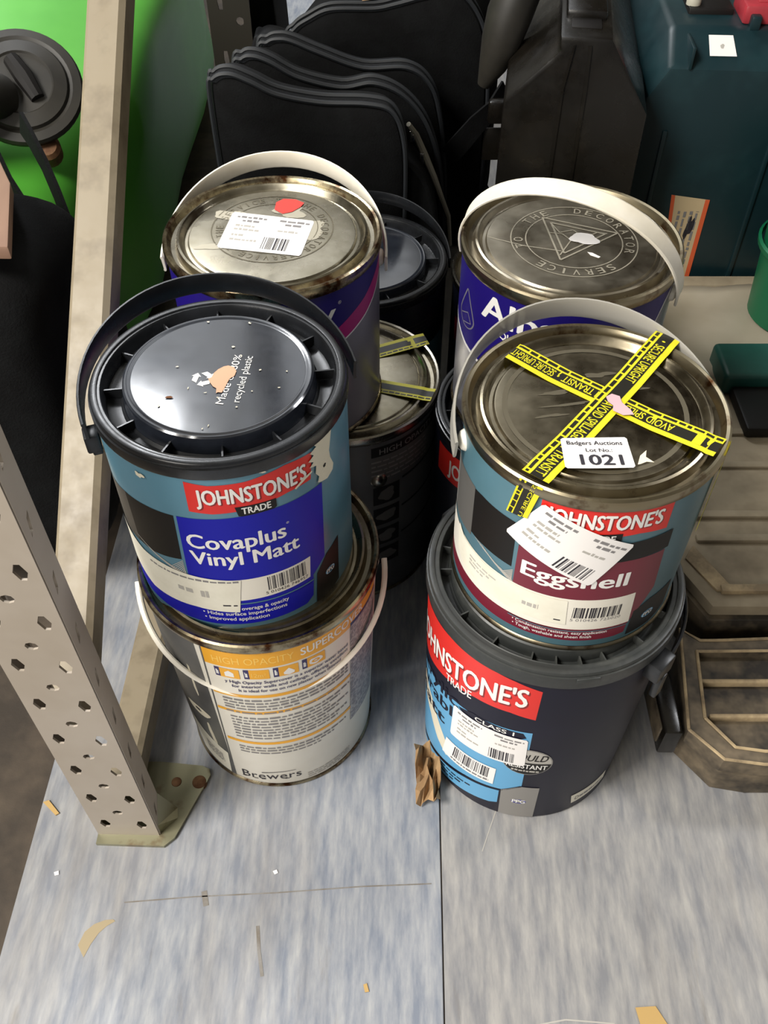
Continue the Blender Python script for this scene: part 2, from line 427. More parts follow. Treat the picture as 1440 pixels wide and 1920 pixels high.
# --- lower left: tin with the white and yellow label
B, Bbody, Blid = metal_tin('paint_tin', (-.1037, .4835, .0022), .0889, .0974, .2586, 'label_white',
    'rust-rimmed metal paint tin with yellow and white label, standing on the floor at front left', 'tin_lid_dull', 'rusty_rim')
D = Decal(cylmap(.0889, .0974, .2586), 3)
D.rect(-180, -27, 4, 247, 'photo_grey', 0)
D.stroke([(-27, 4), (-23.5, 246)], .8, 'photo_grey', 1)
D.band([(-23, 247), (78, 247)], [(-23.2, 223), (78, 230)], 'yellow_band', 1)
D.text('HIGH OPACITY', -18.6, 20.2, 229, 9.5, 'yellow_pale', 2, 0, slope=.07)
D.text('SUPERCOVER', 23.3, 62.2, 232, 10, 'white_print', 2, .02, slope=.07)
for i, x in enumerate((-18.9, -4.6, 9.5, 23.5)):
    sl = i*1.0; D.rect(x, x+2.6, 207+sl, 221+sl, 'icon_purple', 1); D.rect(x+2.6, x+12.2, 207+sl, 221+sl, 'yellow_band', 1)
    D.lines(x+.6, x+1.9, 210+sl, 7, 'white_print', 2, i, word=.6)
D.poly([(-14, 209), (-9.5, 209), (-9.5, 215), (-11.8, 218.5), (-14, 215)], 'white_print', 2)
D.text('12m²', -1, 6, 211, 6, 'yellow_pale', 2)
D.poly([(14.5, 211), (17, 209.5), (19.5, 211), (19.7, 214), (17, 219.5), (14.3, 214)], 'white_print', 2)
D.blob(30.5, 216.5, 3.3, 5, 'white_print', 2, 4, .2); D.ring(30.5, 216.5, 1, 2.2, 'yellow_band', 3, 16)
D.text('y High Opacity Supercover is a superior water based', -15, 50, 199, 4.2, 'icon_purple', 2, .012, slope=.09)
D.text('for interior walls and ceilings, offering excellent', -12, 50, 192.5, 4.2, 'icon_purple', 2, .012, slope=.09)
D.text('It is ideal for use on new plaster when thinned', -9, 45, 186, 4.2, 'icon_purple', 2, .012, slope=.09)
for y, c in ((175, 4.5), (146, 4.2), (88, 4.5)):
    D.rect(-24 if y < 170 else -23.5, 52, y, y+c, 'yellow_band', 1, slope=.07)
for i in range(4): D.lines(-19, 50 if i < 3 else 20, 169-5*i, 2.4, 'ink_soft', 2, 20+i, slope=.07, word=4)
D.lines(-19, 40, 147, 2.2, 'ink_soft', 2, 40, slope=.07, word=5)
for i in range(8): D.lines(-17.5, 51 - (i*7) % 20, 137.5-5.4*i, 2.3, 'ink_soft', 2, 30+i, slope=.07, word=4)
for i in range(3): D.lines(-17.5, 48 - 9*i, 80-5.2*i, 2.3, 'ink_soft', 2, 50+i, slope=.07, word=4)
# serif wordmark: letters plus small foot and head serifs
D.text('Brewers', -21, 16, 13, 13, 'ink', 2, 0, slope=.12, sp=1.05)
for x, y in ((-21, 13), (-13.4, 13.7), (-8.5, 14.2), (6.2, 16)): D.rect(x-.4, x+2.3, y-.6, y+.6, 'ink', 3, slope=.12)
D.band([(-8, 29), (3, 31.5), (13, 32.5)], [(-8, 27.6), (3, 30.6), (13, 31.9)], 'ink', 2)
for i in range(3): D.lines(20, 51, 16-4*i, 2, 'ink_faint', 2, 60+i, slope=.08, word=4)
D.rect(52, 79, 70, 229, 'speckle', 1); D.rect(52, 79, 229, 233.5, 'icon_purple', 2)
for i in range(18): D.rect(52.6, 54, 222-6*i, 224-6*i, 'ink_soft', 2)
# drips and paper on the photo side
D.poly([(-37.4, 200), (-36, 198), (-36.2, 150), (-37, 146), (-38, 160)], 'paint_white', 1)
D.poly([(-38, 96), (-36.5, 97), (-34.5, 62), (-35, 52), (-37, 54), (-38.6, 80)], 'paint_white', 1)
D.blob(-42, 113, 9.5, 7.5, 'paint_white', 2, 2, .1); D.blob(-42, 114, 2.3, 2.6, 'ink', 3, 3, .2)
D.poly([(-57, 78), (-28, 51), (-30, 7), (-54, 14)], 'paper', 2)
for i in range(5): D.lines(-46, -33, 46-4*i, 2, 'ink_soft', 3, i, slope=-.5, word=3)
D.build('label', Bbody)
ears(B, B, .228, .0955, 7, 'white_plastic')
strap(B, .226, .1045, 1.0, 7, -150, .009, .0045, 'white_plastic', 'thin white handle hanging down in front')

# --- upper left: teal tin with blue panel and black plastic lid
A, Abody, Alid, Acol = plastic_tin('paint_tin', (-.1142, .4931, .2494), .088, .088, .1873, 'teal_print',
    'teal paint tin with bright blue label panel and glossy black plastic lid', [8+30*i for i in range(12)], .74, disc_up=.002)
mb = MB(); mb.lathe([(.085, .003), (.0865, .0002), (.0888, 0), (.0892, .002), (.0881, .004)], 'gold_rim'); mb.build('bottom_seam', A)
D = Decal(cylmap(.088, .088, .187), 3); dz = 5.5
def up(P): return [(x, y+dz) for x, y in P]
D.poly(up([(-18.6, 128), (-34, 127.5), (-48, 126), (-48, 74), (-37, 74), (-28, 77), (-20, 80)]), 'black_print', 0)
D.poly(up([(-48, 126), (-62, 122), (-62, 70), (-48, 73)]), 'grey1', 0)
D.poly(up([(-62, 122), (-76, 115), (-76, 68), (-62, 70)]), 'grey2', 0)
D.poly(up([(-76, 115), (-120, 100), (-120, 66), (-76, 68)]), 'grey3', 0)
for i in range(11): D.stroke(up([(-50+2*i, 81-1.2*i), (-44+2*i, 78-1.2*i), (-36+2*i, 71.5-1.1*i), (-28+1*i, 66-.6*i), (-19.5, 63+1.6*(10-i))]), .45, 'ink_faint', 1)
D.poly(up([(-17, 128.5), (18, 130.5), (53.4, 128.3), (51.6, 50), (43.2, 38), (43.2, 30), (-18.4, 34), (-18.4, 68)]), 'blue_print', 1)
D.poly(up([(-120, 34), (43.2, 31), (42.2, 14), (38, 8.5), (-10, 6.5), (-120, 7)]), 'blue_print', 1)
D.poly(up([(-120, 66), (-30, 62), (42.3, 62), (41.3, 38.5), (-18, 36), (-120, 36)]), 'label_white', 2)
D.rect(-18.5, 43.2, 32.2+dz, 33.6+dz, 'teal_print', 3)
D.bars(19, 39.5, 44.5+dz, 60+dz, 'ink', 3, 24, 5)
D.text('5 010426 746957', 17.5, 40, 40.2+dz, 3, 'ink', 3)
D.text('Covaplus', -14.8, 31.2, 97.8+dz, 14.4, 'white_print', 3, .024); D.text('®', 31.6, 33, 110+dz, 2, 'white_print', 3)
D.text('Vinyl Matt', -14.8, 37.2, 79.8+dz, 14, 'white_print', 3, .024)
D.text('overage & opacity', 4.6, 28.3, 25+dz, 4.1, 'white_print', 3, .014)
D.text('• Hides surface imperfections', -15.2, 27, 18.6+dz, 4.1, 'white_print', 3, .014)
D.text('• Improved application', -14.8, 17.5, 12.2+dz, 4.1, 'white_print', 3, .014)
D.band(up([(-9.8, 165), (0, 162), (16, 162.5), (34, 166), (48.5, 163.6)]), up([(-10.1, 136.2), (0, 134.6), (16, 136), (34, 139.8), (46.7, 139.6)]), 'red_print', 1)
D.text("JOHNSTONE'S", -5.5, 45, 143.2+dz, 13.6, 'dark_red', 2, .035)
D.text("JOHNSTONE'S", -6.1, 44.4, 144.2+dz, 13.6, 'white_print', 3, .035)
D.poly(up([(9.9, 140), (11, 131), (12.5, 130.2), (27, 130.2), (28.3, 131.5), (28.3, 139.5)]), 'black_print', 2)
D.text('TRADE', 12.6, 25.8, 132.4+dz, 6, 'white_print', 3, .03)
D.poly(up([(45.6, 36), (53, 50), (63.5, 56), (62, 5), (52, 0), (43.7, -2)]), 'black_print', 1)
D.ring(55, 28+dz, 2.6, 3.6, 'sky_blue', 2, 20); D.text('PPG', 52.2, 57.8, 25.6+dz, 5, 'white_print', 3, .02)
D.build('label', Abody)
D = Decal(cylmap(.088, .088, .187, .0008), 3)
D.poly(up([(-82, 94), (-74, 80), (-62, 72), (-46, 66), (-32, 65.5), (6.8, 62), (3.6, 23), (-18, 25), (-46, 22), (-66, 33), (-82, 58)]), 'paper', 0)
D.lines(-42, 5.5, 58+dz, 2, 'ink_soft', 1, 3, slope=.03, word=3)
D.lines(-26, -18, 42+dz, 6, 'ink_faint', 1, 4, word=5); D.lines(-14, -10, 40+dz, 7, 'ink_faint', 1, 5, word=2)
D.lines(-4, 3, 31+dz, 1.4, 'ink', 1, 8, word=6)
tag(D.build('sticker', Abody), 'long cream paper sticker round the left side')
D = Decal(cylmap(.088, .088, .187, .0010), 3)
D.poly(up([(48.5, 171), (62.5, 171), (59.5, 152), (60, 145), (62.3, 136), (61.5, 131), (57, 128), (53, 130), (50.5, 132), (51.5, 137), (49.5, 142), (50.2, 149), (46.2, 151), (48.8, 154), (45.8, 157), (49.2, 160), (47, 163.5), (51, 166)]), 'paint_white', 0)
D.blob(55.5, 143+dz, 1, 1.6, 'black_print', 1, 2, .2)
tag(D.build('paint_smear', Abody), 'thick smear of dried cream paint'); D.mb = MB()
D.poly(up([(38, 139.5), (43, 143.5), (47.5, 146), (47.5, 147.6), (42, 145.5), (37.5, 141)]), 'paint_white', 0)
D.build('paint_smear', Abody); D.mb = MB(); D.blob(-31, 160+dz, 2, 2.6, 'paint_white', 0, 4, .5); D.build('paint_smear', Abody); D.mb = MB(); D.blob(24, 168+dz, 1.4, 1, 'paint_white', 0, 5, .4)
D.build('paint_smear', Abody)
D = Decal(lambda x, y, l: (x/1000, y/1000, .1873 + .0009 + .00012*l))
def rot90(cx, cy, ang):
    c, s = math.cos(R_(ang)), math.sin(R_(ang))
    return lambda x, y: (cx + c*x - s*y, cy + s*x + c*y)
D.text('Made of 80%', 0, 52.5, 0, 5.4, 'white_print', 0, .004, M=rot90(7, -33, 81.5))
D.text('recycled plastic', 0, 48.5, 0, 5.2, 'white_print', 0, .004, M=rot90(17.6, -31, 84.5))
for k in range(3):
    M = rot90(-10, -6.5, 120*k + 80)
    D.poly([M(*p) for p in [(-5, 3.2), (1.5, 3.2), (1.5, 1.6), (5.2, 5), (1.5, 8.4), (1.5, 7), (-3, 7)]], 'white_print', 0)
D.build('lid_print', Alid)
D.mb = MB(); D.poly([(6, 7), (10, 5.5), (12.3, 1), (11.5, -4), (8.5, -7), (7.5, -11), (6.5, -15), (4.8, -21.5), (2.2, -21), (1, -22), (.6, -17), (-2, -15), (-5, -10), (-6.2, -7), (-4, -5.5), (-3, -1), (-.5, 3), (3, 6)], 'paint_peach', 3)
tag(D.build('paint_blob', Alid), 'dab of dried peach paint on the lid')
D.mb = MB(); rnd = random.Random(5)
for i in range(16):
    a = rnd.random()*6.28; q = 20 + rnd.random()*40
    D.blob(q*math.cos(a), q*math.sin(a), .5+rnd.random()*.6, .4+rnd.random()*.8, 'paint_white', 3, i, .5, 7)
    D.build('paint_speck', Alid); D.mb = MB()
D.blob(-30, -26, 2.2, 1.3, 'leaf_brown', 3, 3, .3)
tag(D.build('dirt_speck', Alid), 'small brown speck of dirt')
strap(A, .171, .0965, 1.14, 18, 9, .0185, .0026, 'black_plastic', a0=-3, a1=186)
mb = MB(); T = Matrix.Rotation(R_(200), 4, 'Z')
mb.box(.0885, .099, -.007, .007, .148, .163, 'black_plastic', .0015, T); mb.box(.089, .096, -.004, .004, .143, .149, 'black_plastic', .001, T)
mb.build('handle_bracket', A)

# --- upper right: teal tin with maroon panel, crossed with tape
Ct, Cbody, Clid = metal_tin('paint_tin', (.1423, .4644, .2682), .0868, .0874, .1662, 'teal_print_dull',
    'teal paint tin with maroon panel, its metal lid crossed with yellow and black tape', 'tin_lid_dull', 'gold_rim', seam='gold_rim')
D = Decal(cylmap(.0868, .0874, .1662), 3)
D.poly([(-38.5, 122.5), (-60, 122.5), (-66, 121), (-66, 76), (-52, 77), (-38.2, 77)], 'black_print', 0)
D.poly([(-66, 122), (-76, 122), (-90, 118), (-90, 66), (-66, 72)], 'grey2', 0)
D.poly([(-90, 118), (-130, 100), (-130, 62), (-90, 66)], 'grey3', 0)
for i in range(10): D.stroke([(-62+2*i, 76-.8*i), (-56+2*i, 75.5-1.2*i), (-49+1.6*i, 70-1.1*i), (-43+.6*i, 66-.6*i), (-37, 64+1.2*(9-i))], .45, 'ink_faint', 1)
D.poly([(-36.2, 103), (0, 104), (31.3, 104), (33.5, 60), (23.6, 25), (-36.2, 25)], 'maroon_print', 1)
D.poly([(-130, 28.5), (23.4, 25), (23, 14), (18, 12.6), (-130, 12)], 'maroon_print', 1)
D.poly([(-36, 103), (-36, 123), (10, 123), (32.2, 124.3), (32.8, 105.3), (10, 104)], 'black_print', 2)
D.poly([(-130, 62), (-33, 62), (22.5, 63.2), (24, 26.8), (-130, 26)], 'label_white', 2)
D.rect(-36, 23.4, 23.9, 24.9, 'teal_print_dull', 3)
D.bars(-6, 17.7, 41, 53.5, 'ink', 3, 24, 8); D.text('5 010426 725020', -6.5, 17.8, 37, 3, 'ink_soft', 3)
D.text('Eggshell', -33.4, 16, 76.5, 14.2, 'white_print', 3, .026)
D.text('• Condensation resistant, easy application', -33.4, 13.1, 20.6, 3.2, 'white_print', 3, .008)
D.text('• Tough, washable and sheen finish', -33, 5.9, 15.8, 3.2, 'white_print', 3, .008)
D.band([(-29.4, 157.3), (-16, 155), (-2, 156), (14, 159), (27.1, 157.8)], [(-29.8, 128), (-16, 126.6), (-2, 130), (14, 131.8), (27.3, 129.3)], 'red_print', 1)
D.text("JOHNSTONE'S", -26, 23.8, 137, 13.4, 'dark_red', 2, .035)
D.text("JOHNSTONE'S", -26.6, 23.2, 138, 13.4, 'white_print', 3, .035)
D.poly([(-14, 133), (-13, 124), (4, 124), (6.4, 125), (6.4, 134)], 'black_print', 3); D.text('TRADE', -10.5, 3.8, 126.5, 5.6, 'white_print', 4, .03)
D.poly([(25.2, 38), (34, 45), (51, 46), (52, 14), (40, 9), (24.8, 8.5)], 'black_print', 1)
D.ring(36, 25, 3, 4, 'sky_blue', 2, 20); D.text('PPG', 33, 39, 22.6, 5, 'white_print', 3, .02)
D.build('label', Cbody)
D = Decal(cylmap(.0868, .0874, .1662, .0008), 3)
D.poly([(-78, 66), (-71, 61.5), (-52, 61), (-9.4, 60.5), (-8, 32.5), (-40, 33), (-69.9, 34), (-78, 40)], 'paper', 0)
for i in range(3): D.lines(-64, -45 - 4*i, 52-4*i, 1.6, 'ink_faint', 1, i, word=4)
D.lines(-30, -22, 44, 5, 'ink_faint', 1, 4, word=3); D.lines(-14, -10, 36.5, 1.2, 'ink', 1, 8, word=5)
tag(D.build('sticker', Cbody), 'long cream paper sticker round the left side')
D = Decal(cylmap(.0868, .0874, .1662, .0014), 3)
return_sticker(D, quadM((-28.3, 152.6), (13, 122), (-2, 80.5), (-43.5, 111)), 0, 11, (.54, .9), (.06, .34))
tag(D.build('paper_sticker', Cbody), 'white paper sticker with small print and barcode, stuck on askew')
fnC = lidmap(.0874, .1662)
D = Decal(lambda x, y, l: fnC(x/1000, y/1000, l))
D.ring(0, 0, 59, 62.5, 'etch_dark', 0, 60)
for i, (x, y, a, b) in enumerate([(-25, 15, 12, 1.8), (-18, 3, 14, 1.5), (-8, -18, 10, 1.6), (-30, -8, 9, 1.6), (8, 34, 9, 3), (30, 20, 10, 2)]): D.blob(x, y, a, b, 'etch_dark', 0, i, .5, rot=.15)
D.poly([(19, -54), (22, -46), (27, -41), (25.5, -47), (30, -52), (25, -51.5), (21, -53.5)], 'paint_white', 1)
D.build('lid_mark', Clid)
fnCt = lidmap(.0874, .1662, 1)
def tape(p0, p1, runs, name, lay, side=0):
    L = math.dist(p0, p1); c, s = (p1[0]-p0[0])/L, (p1[1]-p0[1])/L
    D = Decal(lambda u, v, l: fnCt((p0[0] + c*u - s*v)/1000, (p0[1] + s*u + c*v)/1000, l + lay), 2.5)
    D.rect(0, L, -9.8, 9.8, 'tape_yellow', 0); D.rect(0, L, -4, 5.4, 'tape_black', 1)
    for t, a, b in runs:
        if t: D.text(t, a, b, -2.6, 6.8, 'tape_yellow', 2, .016)
        else: D.rect(a, b, -4.2, 5.6, 'tape_yellow', 2)
    D.lines(1, L-1, -8.2, 2.4, 'tape_black', 2, 3, word=7)
    return D.build(name, Clid)
tape((73, -42.5), (-50.5, 57), [('', 11, 17), ('AVOID SPILLAGE', 32, 78), ('IN TRANSIT', 84, 116), ('•', 119, 120.5), ('SECURE UPRIGHT', 123, 158)], 'tape_strip', 3)
tape((63.2, 72), (-48.3, -68.4), [('•', 8, 9.5), ('SECURE UPRIGHT', 13, 59), ('AVOID SPILLAGE', 86, 132), ('IN TRANSIT', 138, 176)], 'tape_strip', 7)
D = Decal(cylmap(.0874, .0876, .1662, .0020), 3)
D.poly([(-44.2, 131), (-34, 134), (-29.5, 166.5), (-40, 166.5)], 'tape_yellow', 0)
D.poly([(-40.9, 132), (-36.3, 133.2), (-32, 166.5), (-36.8, 166.5)], 'tape_black', 1)
D.text('SECURE U', 0, 1, .1, .5, 'tape_yellow', 2, .01, M=quadM((-36.6, 133.4), (-32.3, 166), (-36.4, 166), (-40.6, 132.4)) if False else (lambda x, y: (-36.9 + 4.3*(1-x) + 0*y - 3.4*y*1.0 + .6, 166 - 33*x)))
D.lines(132, 166, 0, 1, 'tape_black', 2, 5, word=5, M=lambda x, y: (-43.4 + (x-131)*.125 + y*1.6, x))
D.build('tape_tail', Cbody); D.mb = MB(); D.poly([(56, 92), (60, 90), (67, 166.5), (57.5, 166.5)], 'tape_yellow', 0); D.poly([(58, 100), (59.3, 99), (63.5, 166.5), (60, 166.5)], 'tape_black', 1)
D.build('tape_tail', Cbody)
D = Decal(lambda x, y, l: fnCt(x/1000, y/1000, l + 14), 2.5, True)
D.poly([(-26.2, -31.5), (14.2, -30.6), (15.6, -32), (16, -58.5), (14.6, -60), (-27, -61), (-28.4, -59.6), (-27.8, -33)], 'paper_white', 0)
D.text('Badgers Auctions', -24.4, 11.6, -38.2, 3.6, 'ink', 4, .012)
D.text('Lot No.:', -13, 4, -45, 3.4, 'ink', 4, .01)
D.text('1021', -18, 9.5, -57.6, 9.6, 'ink', 4, .024)
tag(D.build('lot_sticker', Clid), 'white auction lot sticker reading 1021')
D.mb = MB(); D.poly([(9, 4), (8.6, 9), (13, 12), (18, 9.5), (18.5, 3), (23, -4), (24.4, -9), (17, -9.6), (11, -5), (12, 0)], 'paint_pink', 1)
tag(D.build('paint_blob', Clid), 'dab of pale pink paint')
ears(Ct, Ct, .140, .087, 5, 'white_plastic')
tag(strap(Ct, .140, .0945, 1.14, 5, 16, .0205, .0025, 'clear_plastic', a0=-4, a1=184), 'greyish translucent plastic handle')

# --- lower right: navy tub
Dt, Dbody, Dlid, Dcol = plastic_tin('paint_tub', (.1375, .4581, .0022), .0954, .1010, .2658, 'navy_print',
    'dark navy plastic paint tub with light blue panel on the floor under the taped tin', [-90, -60, -38, -18, -6, 6, 18, 40, 62, 85, 110, 140, 170, 200, 230, 255], .80, .019, 'grey_plastic', 'grey_plastic', .0022, disc_up=.0018, cat='paint tub')
D = Decal(cylmap(.0954, .1010, .2658), 3)
D.band([(-100, 226), (-75, 238), (-55, 243.5), (-37, 245.4), (-22, 242), (-10, 236.5)], [(-100, 150), (-75, 166), (-55, 181), (-40, 190), (-22, 194), (-10, 191.5)], 'red_print', 1)
D.text("JOHNSTONE'S", -92, -14.5, 176, 26, 'dark_red', 2, .03, slope=.4)
D.text("JOHNSTONE'S", -92.6, -15.2, 178, 26, 'white_print', 3, .03, slope=.4)
D.text('TRADE', -59, -41.8, 176.5, 11, 'white_print', 3, .02, slope=.42)
D.poly([(-110, 122), (-80, 144), (-51, 158.5), (-30, 165), (-9.8, 169.2), (-8.6, 68.5), (-18.8, 53), (-40, 45), (-60, 32), (-110, -4)], 'sky_blue', 1)
D.poly([(-110, -12), (-75, 15), (-57, 28), (-40, 40), (-19.7, 48.9), (-19.5, 23.5), (-24, 19), (-57, 5.5), (-80, 4), (-110, 4)], 'sky_blue', 2)
D.stroke([(-75, 18), (-57, 30.6), (-40, 42.5), (-19.2, 51.3), (-8.6, 68)], 1.6, 'navy_print', 3)
D.text('Acrylic', -98, -49, 132, 17, 'navy_print', 3, .02, slope=.4)
D.text('Durable', -98, -44, 110, 17, 'navy_print', 3, .02, slope=.4)
D.text('Matt', -98, -58, 84, 17, 'navy_print', 3, .02, slope=.4)
D.poly([(-49, 156), (-40, 163.5), (-14, 166), (-12, 159), (-16, 154), (-44, 150)], 'navy_print', 2); D.text('CLASS 1', -38.5, -18, 155.5, 6, 'white_print', 3, .015, slope=.14)
D.band([(-90, 118), (-72, 108), (-60, 82), (-52, 64)], [(-90, 92), (-74, 78), (-64, 58), (-55, 48)], 'paint_white', 2)
for i in range(3): D.lines(-60, -36 - 6*i, 22 - 6*i, 2.6, 'navy_print', 3, i, slope=.33, word=4)
# round badge
P = [(-9 + 12.8*math.cos(R_(a)), 116.5 + 23.5*math.sin(R_(a))) for a in range(0, 360, 15)]; D.poly(P, 'grey3', 3)
P = [(-9 + 12.2*math.cos(R_(a)), 116.5 + 22*math.sin(R_(a))) for a in range(0, 181, 15)]; D.poly(P, 'ink_faint', 4)
P = [(-9 + 12.2*math.cos(R_(a)), 115.5 + 21.4*math.sin(R_(a))) for a in range(180, 361, 15)]; D.poly(P, 'black_print', 4)
D.text('MOULD', -18.2, 1, 120.5, 11, 'black_print', 5, .02, .25); D.text('RESISTANT', -19, 1.6, 105, 8, 'white_print', 5, .018); D.lines(-16, -2, 99, 3, 'ink_faint', 5, 3, word=2)
D.poly([(-18.7, 53.5), (-9, 67), (1, 66.5), (1.9, 2), (-17.8, 3)], 'grey3', 3)
D.ring(-8.2, 35.5, 3, 4, 'blue_print', 4, 20); D.text('PPG', -11.8, -4.6, 32.8, 6.4, 'white_print', 5, .03)
D.poly([(22, 33.5), (48, 36), (49, 18), (23.8, 14.4)], 'paper', 2); D.text('D', 25.5, 28, 20, 7, 'ink', 3); D.lines(28.5, 46, 21, 4, 'ink_soft', 3, 5, word=2.5, slope=.1)
D.build('label', Dbody)
D = Decal(cylmap(.0954, .1010, .2658, .0011), 3)
return_sticker(D, quadM((-51.5, 153.5), (-11, 157), (-9.8, 110), (-52.6, 100)), 0, 21, (.56, .88), (.06, .4))
tag(D.build('paper_sticker', Dbody), 'creased white paper sticker with barcode')
D = Decal(cylmap(.0954, .1010, .2658, .0009), 3)
M = quadM((-55.3, 84.5), (-23.3, 90), (-23.6, 58.5), (-58.2, 51)); D.poly([M(*p) for p in [(0, 0), (1, 0), (1, 1), (0, 1)]], 'paper_white', 0)
D.bars(.22, .9, .3, .92, 'ink', 1, 26, 9, M=M); D.lines(.2, .92, .1, .1, 'ink_soft', 1, 3, word=.07, M=M)
D.build('barcode_sticker', Dbody)
strap(Dt, .238, .109, 1.0, -45, -3, .011, .0026, 'black_plastic', a0=-2, a1=182)
for sgn in (0, 180):
    mb = MB(); T = Matrix.Rotation(R_(-45+sgn), 4, 'Z')
    mb.box(.099, .113, -.011, .011, .226, .246, 'black_plastic', .002, T); mb.box(.108, .114, -.005, .005, .2, .228, 'black_plastic', .0015, T)
    mb.build('handle_bracket', Dt)
mb = MB(); T = Matrix.Rotation(R_(-83), 4, 'Z'); mb.box(.1022, .1042, -.009, .009, .256, .2615, 'grey_plastic', .0008, T); mb.build('collar_tab', Dcol)

# --- back left: purple and silver tin
E_, Ebody, Elid = metal_tin('paint_tin', (-.0946, .6963, .2515), .0905, .0905, .172, 'silver_print',
    'purple and silver paint tin with red paint dab on its lid', 'tin_lid', 'rusty_rim')
D = Decal(cylmap(.0905, .0905, .172), 3)
D.band([(-180, 161), (180, 161)], [(-180, 90), (180, 90)], 'purple_print', 0) if False else None
xs = [-120, -80, -40, 0, 20, 38, 50, 60, 70, 80, 95, 120]; lo = [60, 66, 76, 90, 99, 108, 115, 121, 129, 139, 152, 160]
D.band([(x, 161.2) for x in xs], [(x, y) for x, y in zip(xs, lo)], 'purple_print', 0)
D.band([(x, y + .5 + 16*min(1, (x+120)/170)*(1 - max(0, x-70)/60)) for x, y in zip(xs, lo)], [(x, y - 1) for x, y in zip(xs, lo)], 'magenta_print', 1)
D.band([(x, y - 1) for x, y in zip(xs, lo)], [(x, y - 2.6) for x, y in zip(xs, lo)], 'white_print', 1)
D.text('Albany', -31, 37.5, 131, 20, 'white_print', 2, .012); D.text('®', 39, 41, 147, 3, 'white_print', 2)
D.build('label', Ebody)
fnE = lidmap(.0905, .172); D = Decal(lambda x, y, l: fnE(x/1000, y/1000, l))
D.ring(-1, 9, 51.5, 52.6, 'etch_dark', 0, 60); D.ring(-1, 9, 38.5, 39.3, 'etch_dark', 0, 50)
for i, ch in enumerate('SERVICE TO THE DECORATOR SERVICE TO THE '):
    if ch != ' ':
        a = 360*i/40 + 200; hw = .7 if ch == 'I' else 2.2; D.text(ch, -hw, hw, 0, 6.5, 'etch_dark', 0, M=(lambda a: (lambda x, y: (-1 + (42+y)*math.cos(R_(a)) + x*math.sin(R_(a)), 9 + (42+y)*math.sin(R_(a)) - x*math.cos(R_(a)))))(-a))
for i, (x, y, a, b) in enumerate([(-52, -20, 10, 5), (-40, 30, 12, 8), (12, 36, 14, 10), (30, 6, 16, 12)]): D.blob(x, y, a, b, 'etch_light', 0, i+3, .4)
D.build('lid_mark', Elid)
D.mb = MB(); return_sticker(D, quadM((-37.4, 34.7), (34.6, 19.7), (25.6, -34.3), (-45.4, -21.3)), 2, 31, (.5, .82), (.08, .4))
tag(D.build('paper_sticker', Elid), 'white paper sticker with barcode')
D.mb = MB(); D.poly([(-1.5, 38), (-1, 50), (5, 56), (16, 55), (24, 49), (21, 42), (14, 34), (6, 31)], 'paint_red', 4)
tag(D.build('paint_blob', Elid), 'dab of wet-looking red paint')
ears(E_, E_, .146, .0905, 0, 'white_plastic')
strap(E_, .146, .0965, 1.22, 0, 15, .018, .0026, 'white_plastic', 'white strap handle lying back', a0=-4, a1=184)

# --- back right: purple tin
Ht, Hbody, Hlid = metal_tin('paint_tin', (.1574, .6828, .2515), .0905, .0905, .1727, 'silver_print',
    'purple paint tin with white handle standing across its lid, back right', 'tin_lid_mid', 'gold_rim')
D = Decal(cylmap(.0905, .0905, .1727), 3)
xs = [-120, -90, -70, -50, -25, 0, 25, 45, 52, 60]; lo = [112, 98, 88, 82, 80, 84, 100, 130, 148, 162]
D.band([(x, 162) for x in xs], list(zip(xs, lo)), 'purple_print', 0)
D.band(list(zip(xs, lo)), [(x, y-3) for x, y in zip(xs, lo)], 'white_print', 0)
D.text('Albany', -57, 14, 132.5, 23, 'white_print', 2, .022)
D.text('QUALITY PAINTS', -43, 2, 121, 6.5, 'white_print', 2, .02)
P = [(-72 + 9*math.cos(R_(a))*(1 if math.sin(R_(a)) < 0 else 1 - .75*math.sin(R_(a))), 116 + (12 if math.sin(R_(a)) < 0 else 26)*math.sin(R_(a))) for a in range(0, 361, 15)]
D.stroke(P, 1.1, 'silver_print', 1); D.stroke([(-79, 112), (-70, 120), (-66, 112), (-75, 106)], .8, 'silver_print', 1)
D.build('label', Hbody)
fnH = lidmap(.0905, .1727); D = Decal(lambda x, y, l: fnH(x/1000, y/1000, l))
cx, cy = 2.5, 2
for r0, r1 in ((40, 41), (52.5, 53.5)): D.ring(cx, cy, r0, r1, 'etch_light', 0, 56)
for i, ch in enumerate('SERVICE  TO  THE  DECORATOR  '):
    if ch != ' ':
        a = -58 - 360*i/29; hw = .9 if ch == 'I' else 3
        D.text(ch, -hw, hw, 0, 7.6, 'etch_light', 0, .01, M=(lambda a: (lambda x, y: (cx + (43+y)*math.cos(R_(a)) + x*math.sin(R_(a)), cy + (43+y)*math.sin(R_(a)) - x*math.cos(R_(a)))))(a))
tri = [(-20, 38), (41, 13), (-12.5, -27)]
for k in (1, .72): 
    q = [(8 + (x-3)*k - (0 if k == 1 else 5), 8 + (y-8)*k) if k < 1 else (x, y) for x, y in tri]; D.stroke(q + q[:1], 1.6, 'etch_light', 1)
D.stroke([(-14, 30), (-8, 14), (4, 18), (12, 6), (24, 14), (32, 12)], 1.2, 'etch_light', 1); D.stroke([(-12, -20), (0, 2), (-6, 12), (-18, 14)], 1.2, 'etch_light', 1)
D.stroke([(-70, 8), (-40, -6), (-10, -14)], 1, 'etch_light', 0)
D.build('lid_mark', Hlid)
D.mb = MB(); D.blob(11.5, 4, 11.5, 9, 'paper_white', 3, 12, .25); D.poly([(11, -16), (15, -17), (21, -23), (19, -25), (13, -21)], 'paper_white', 3)
tag(D.build('paint_blob', Hlid), 'dab of dried white paint')
ears(Ht, Ht, .146, .0905, -25, 'white_plastic')
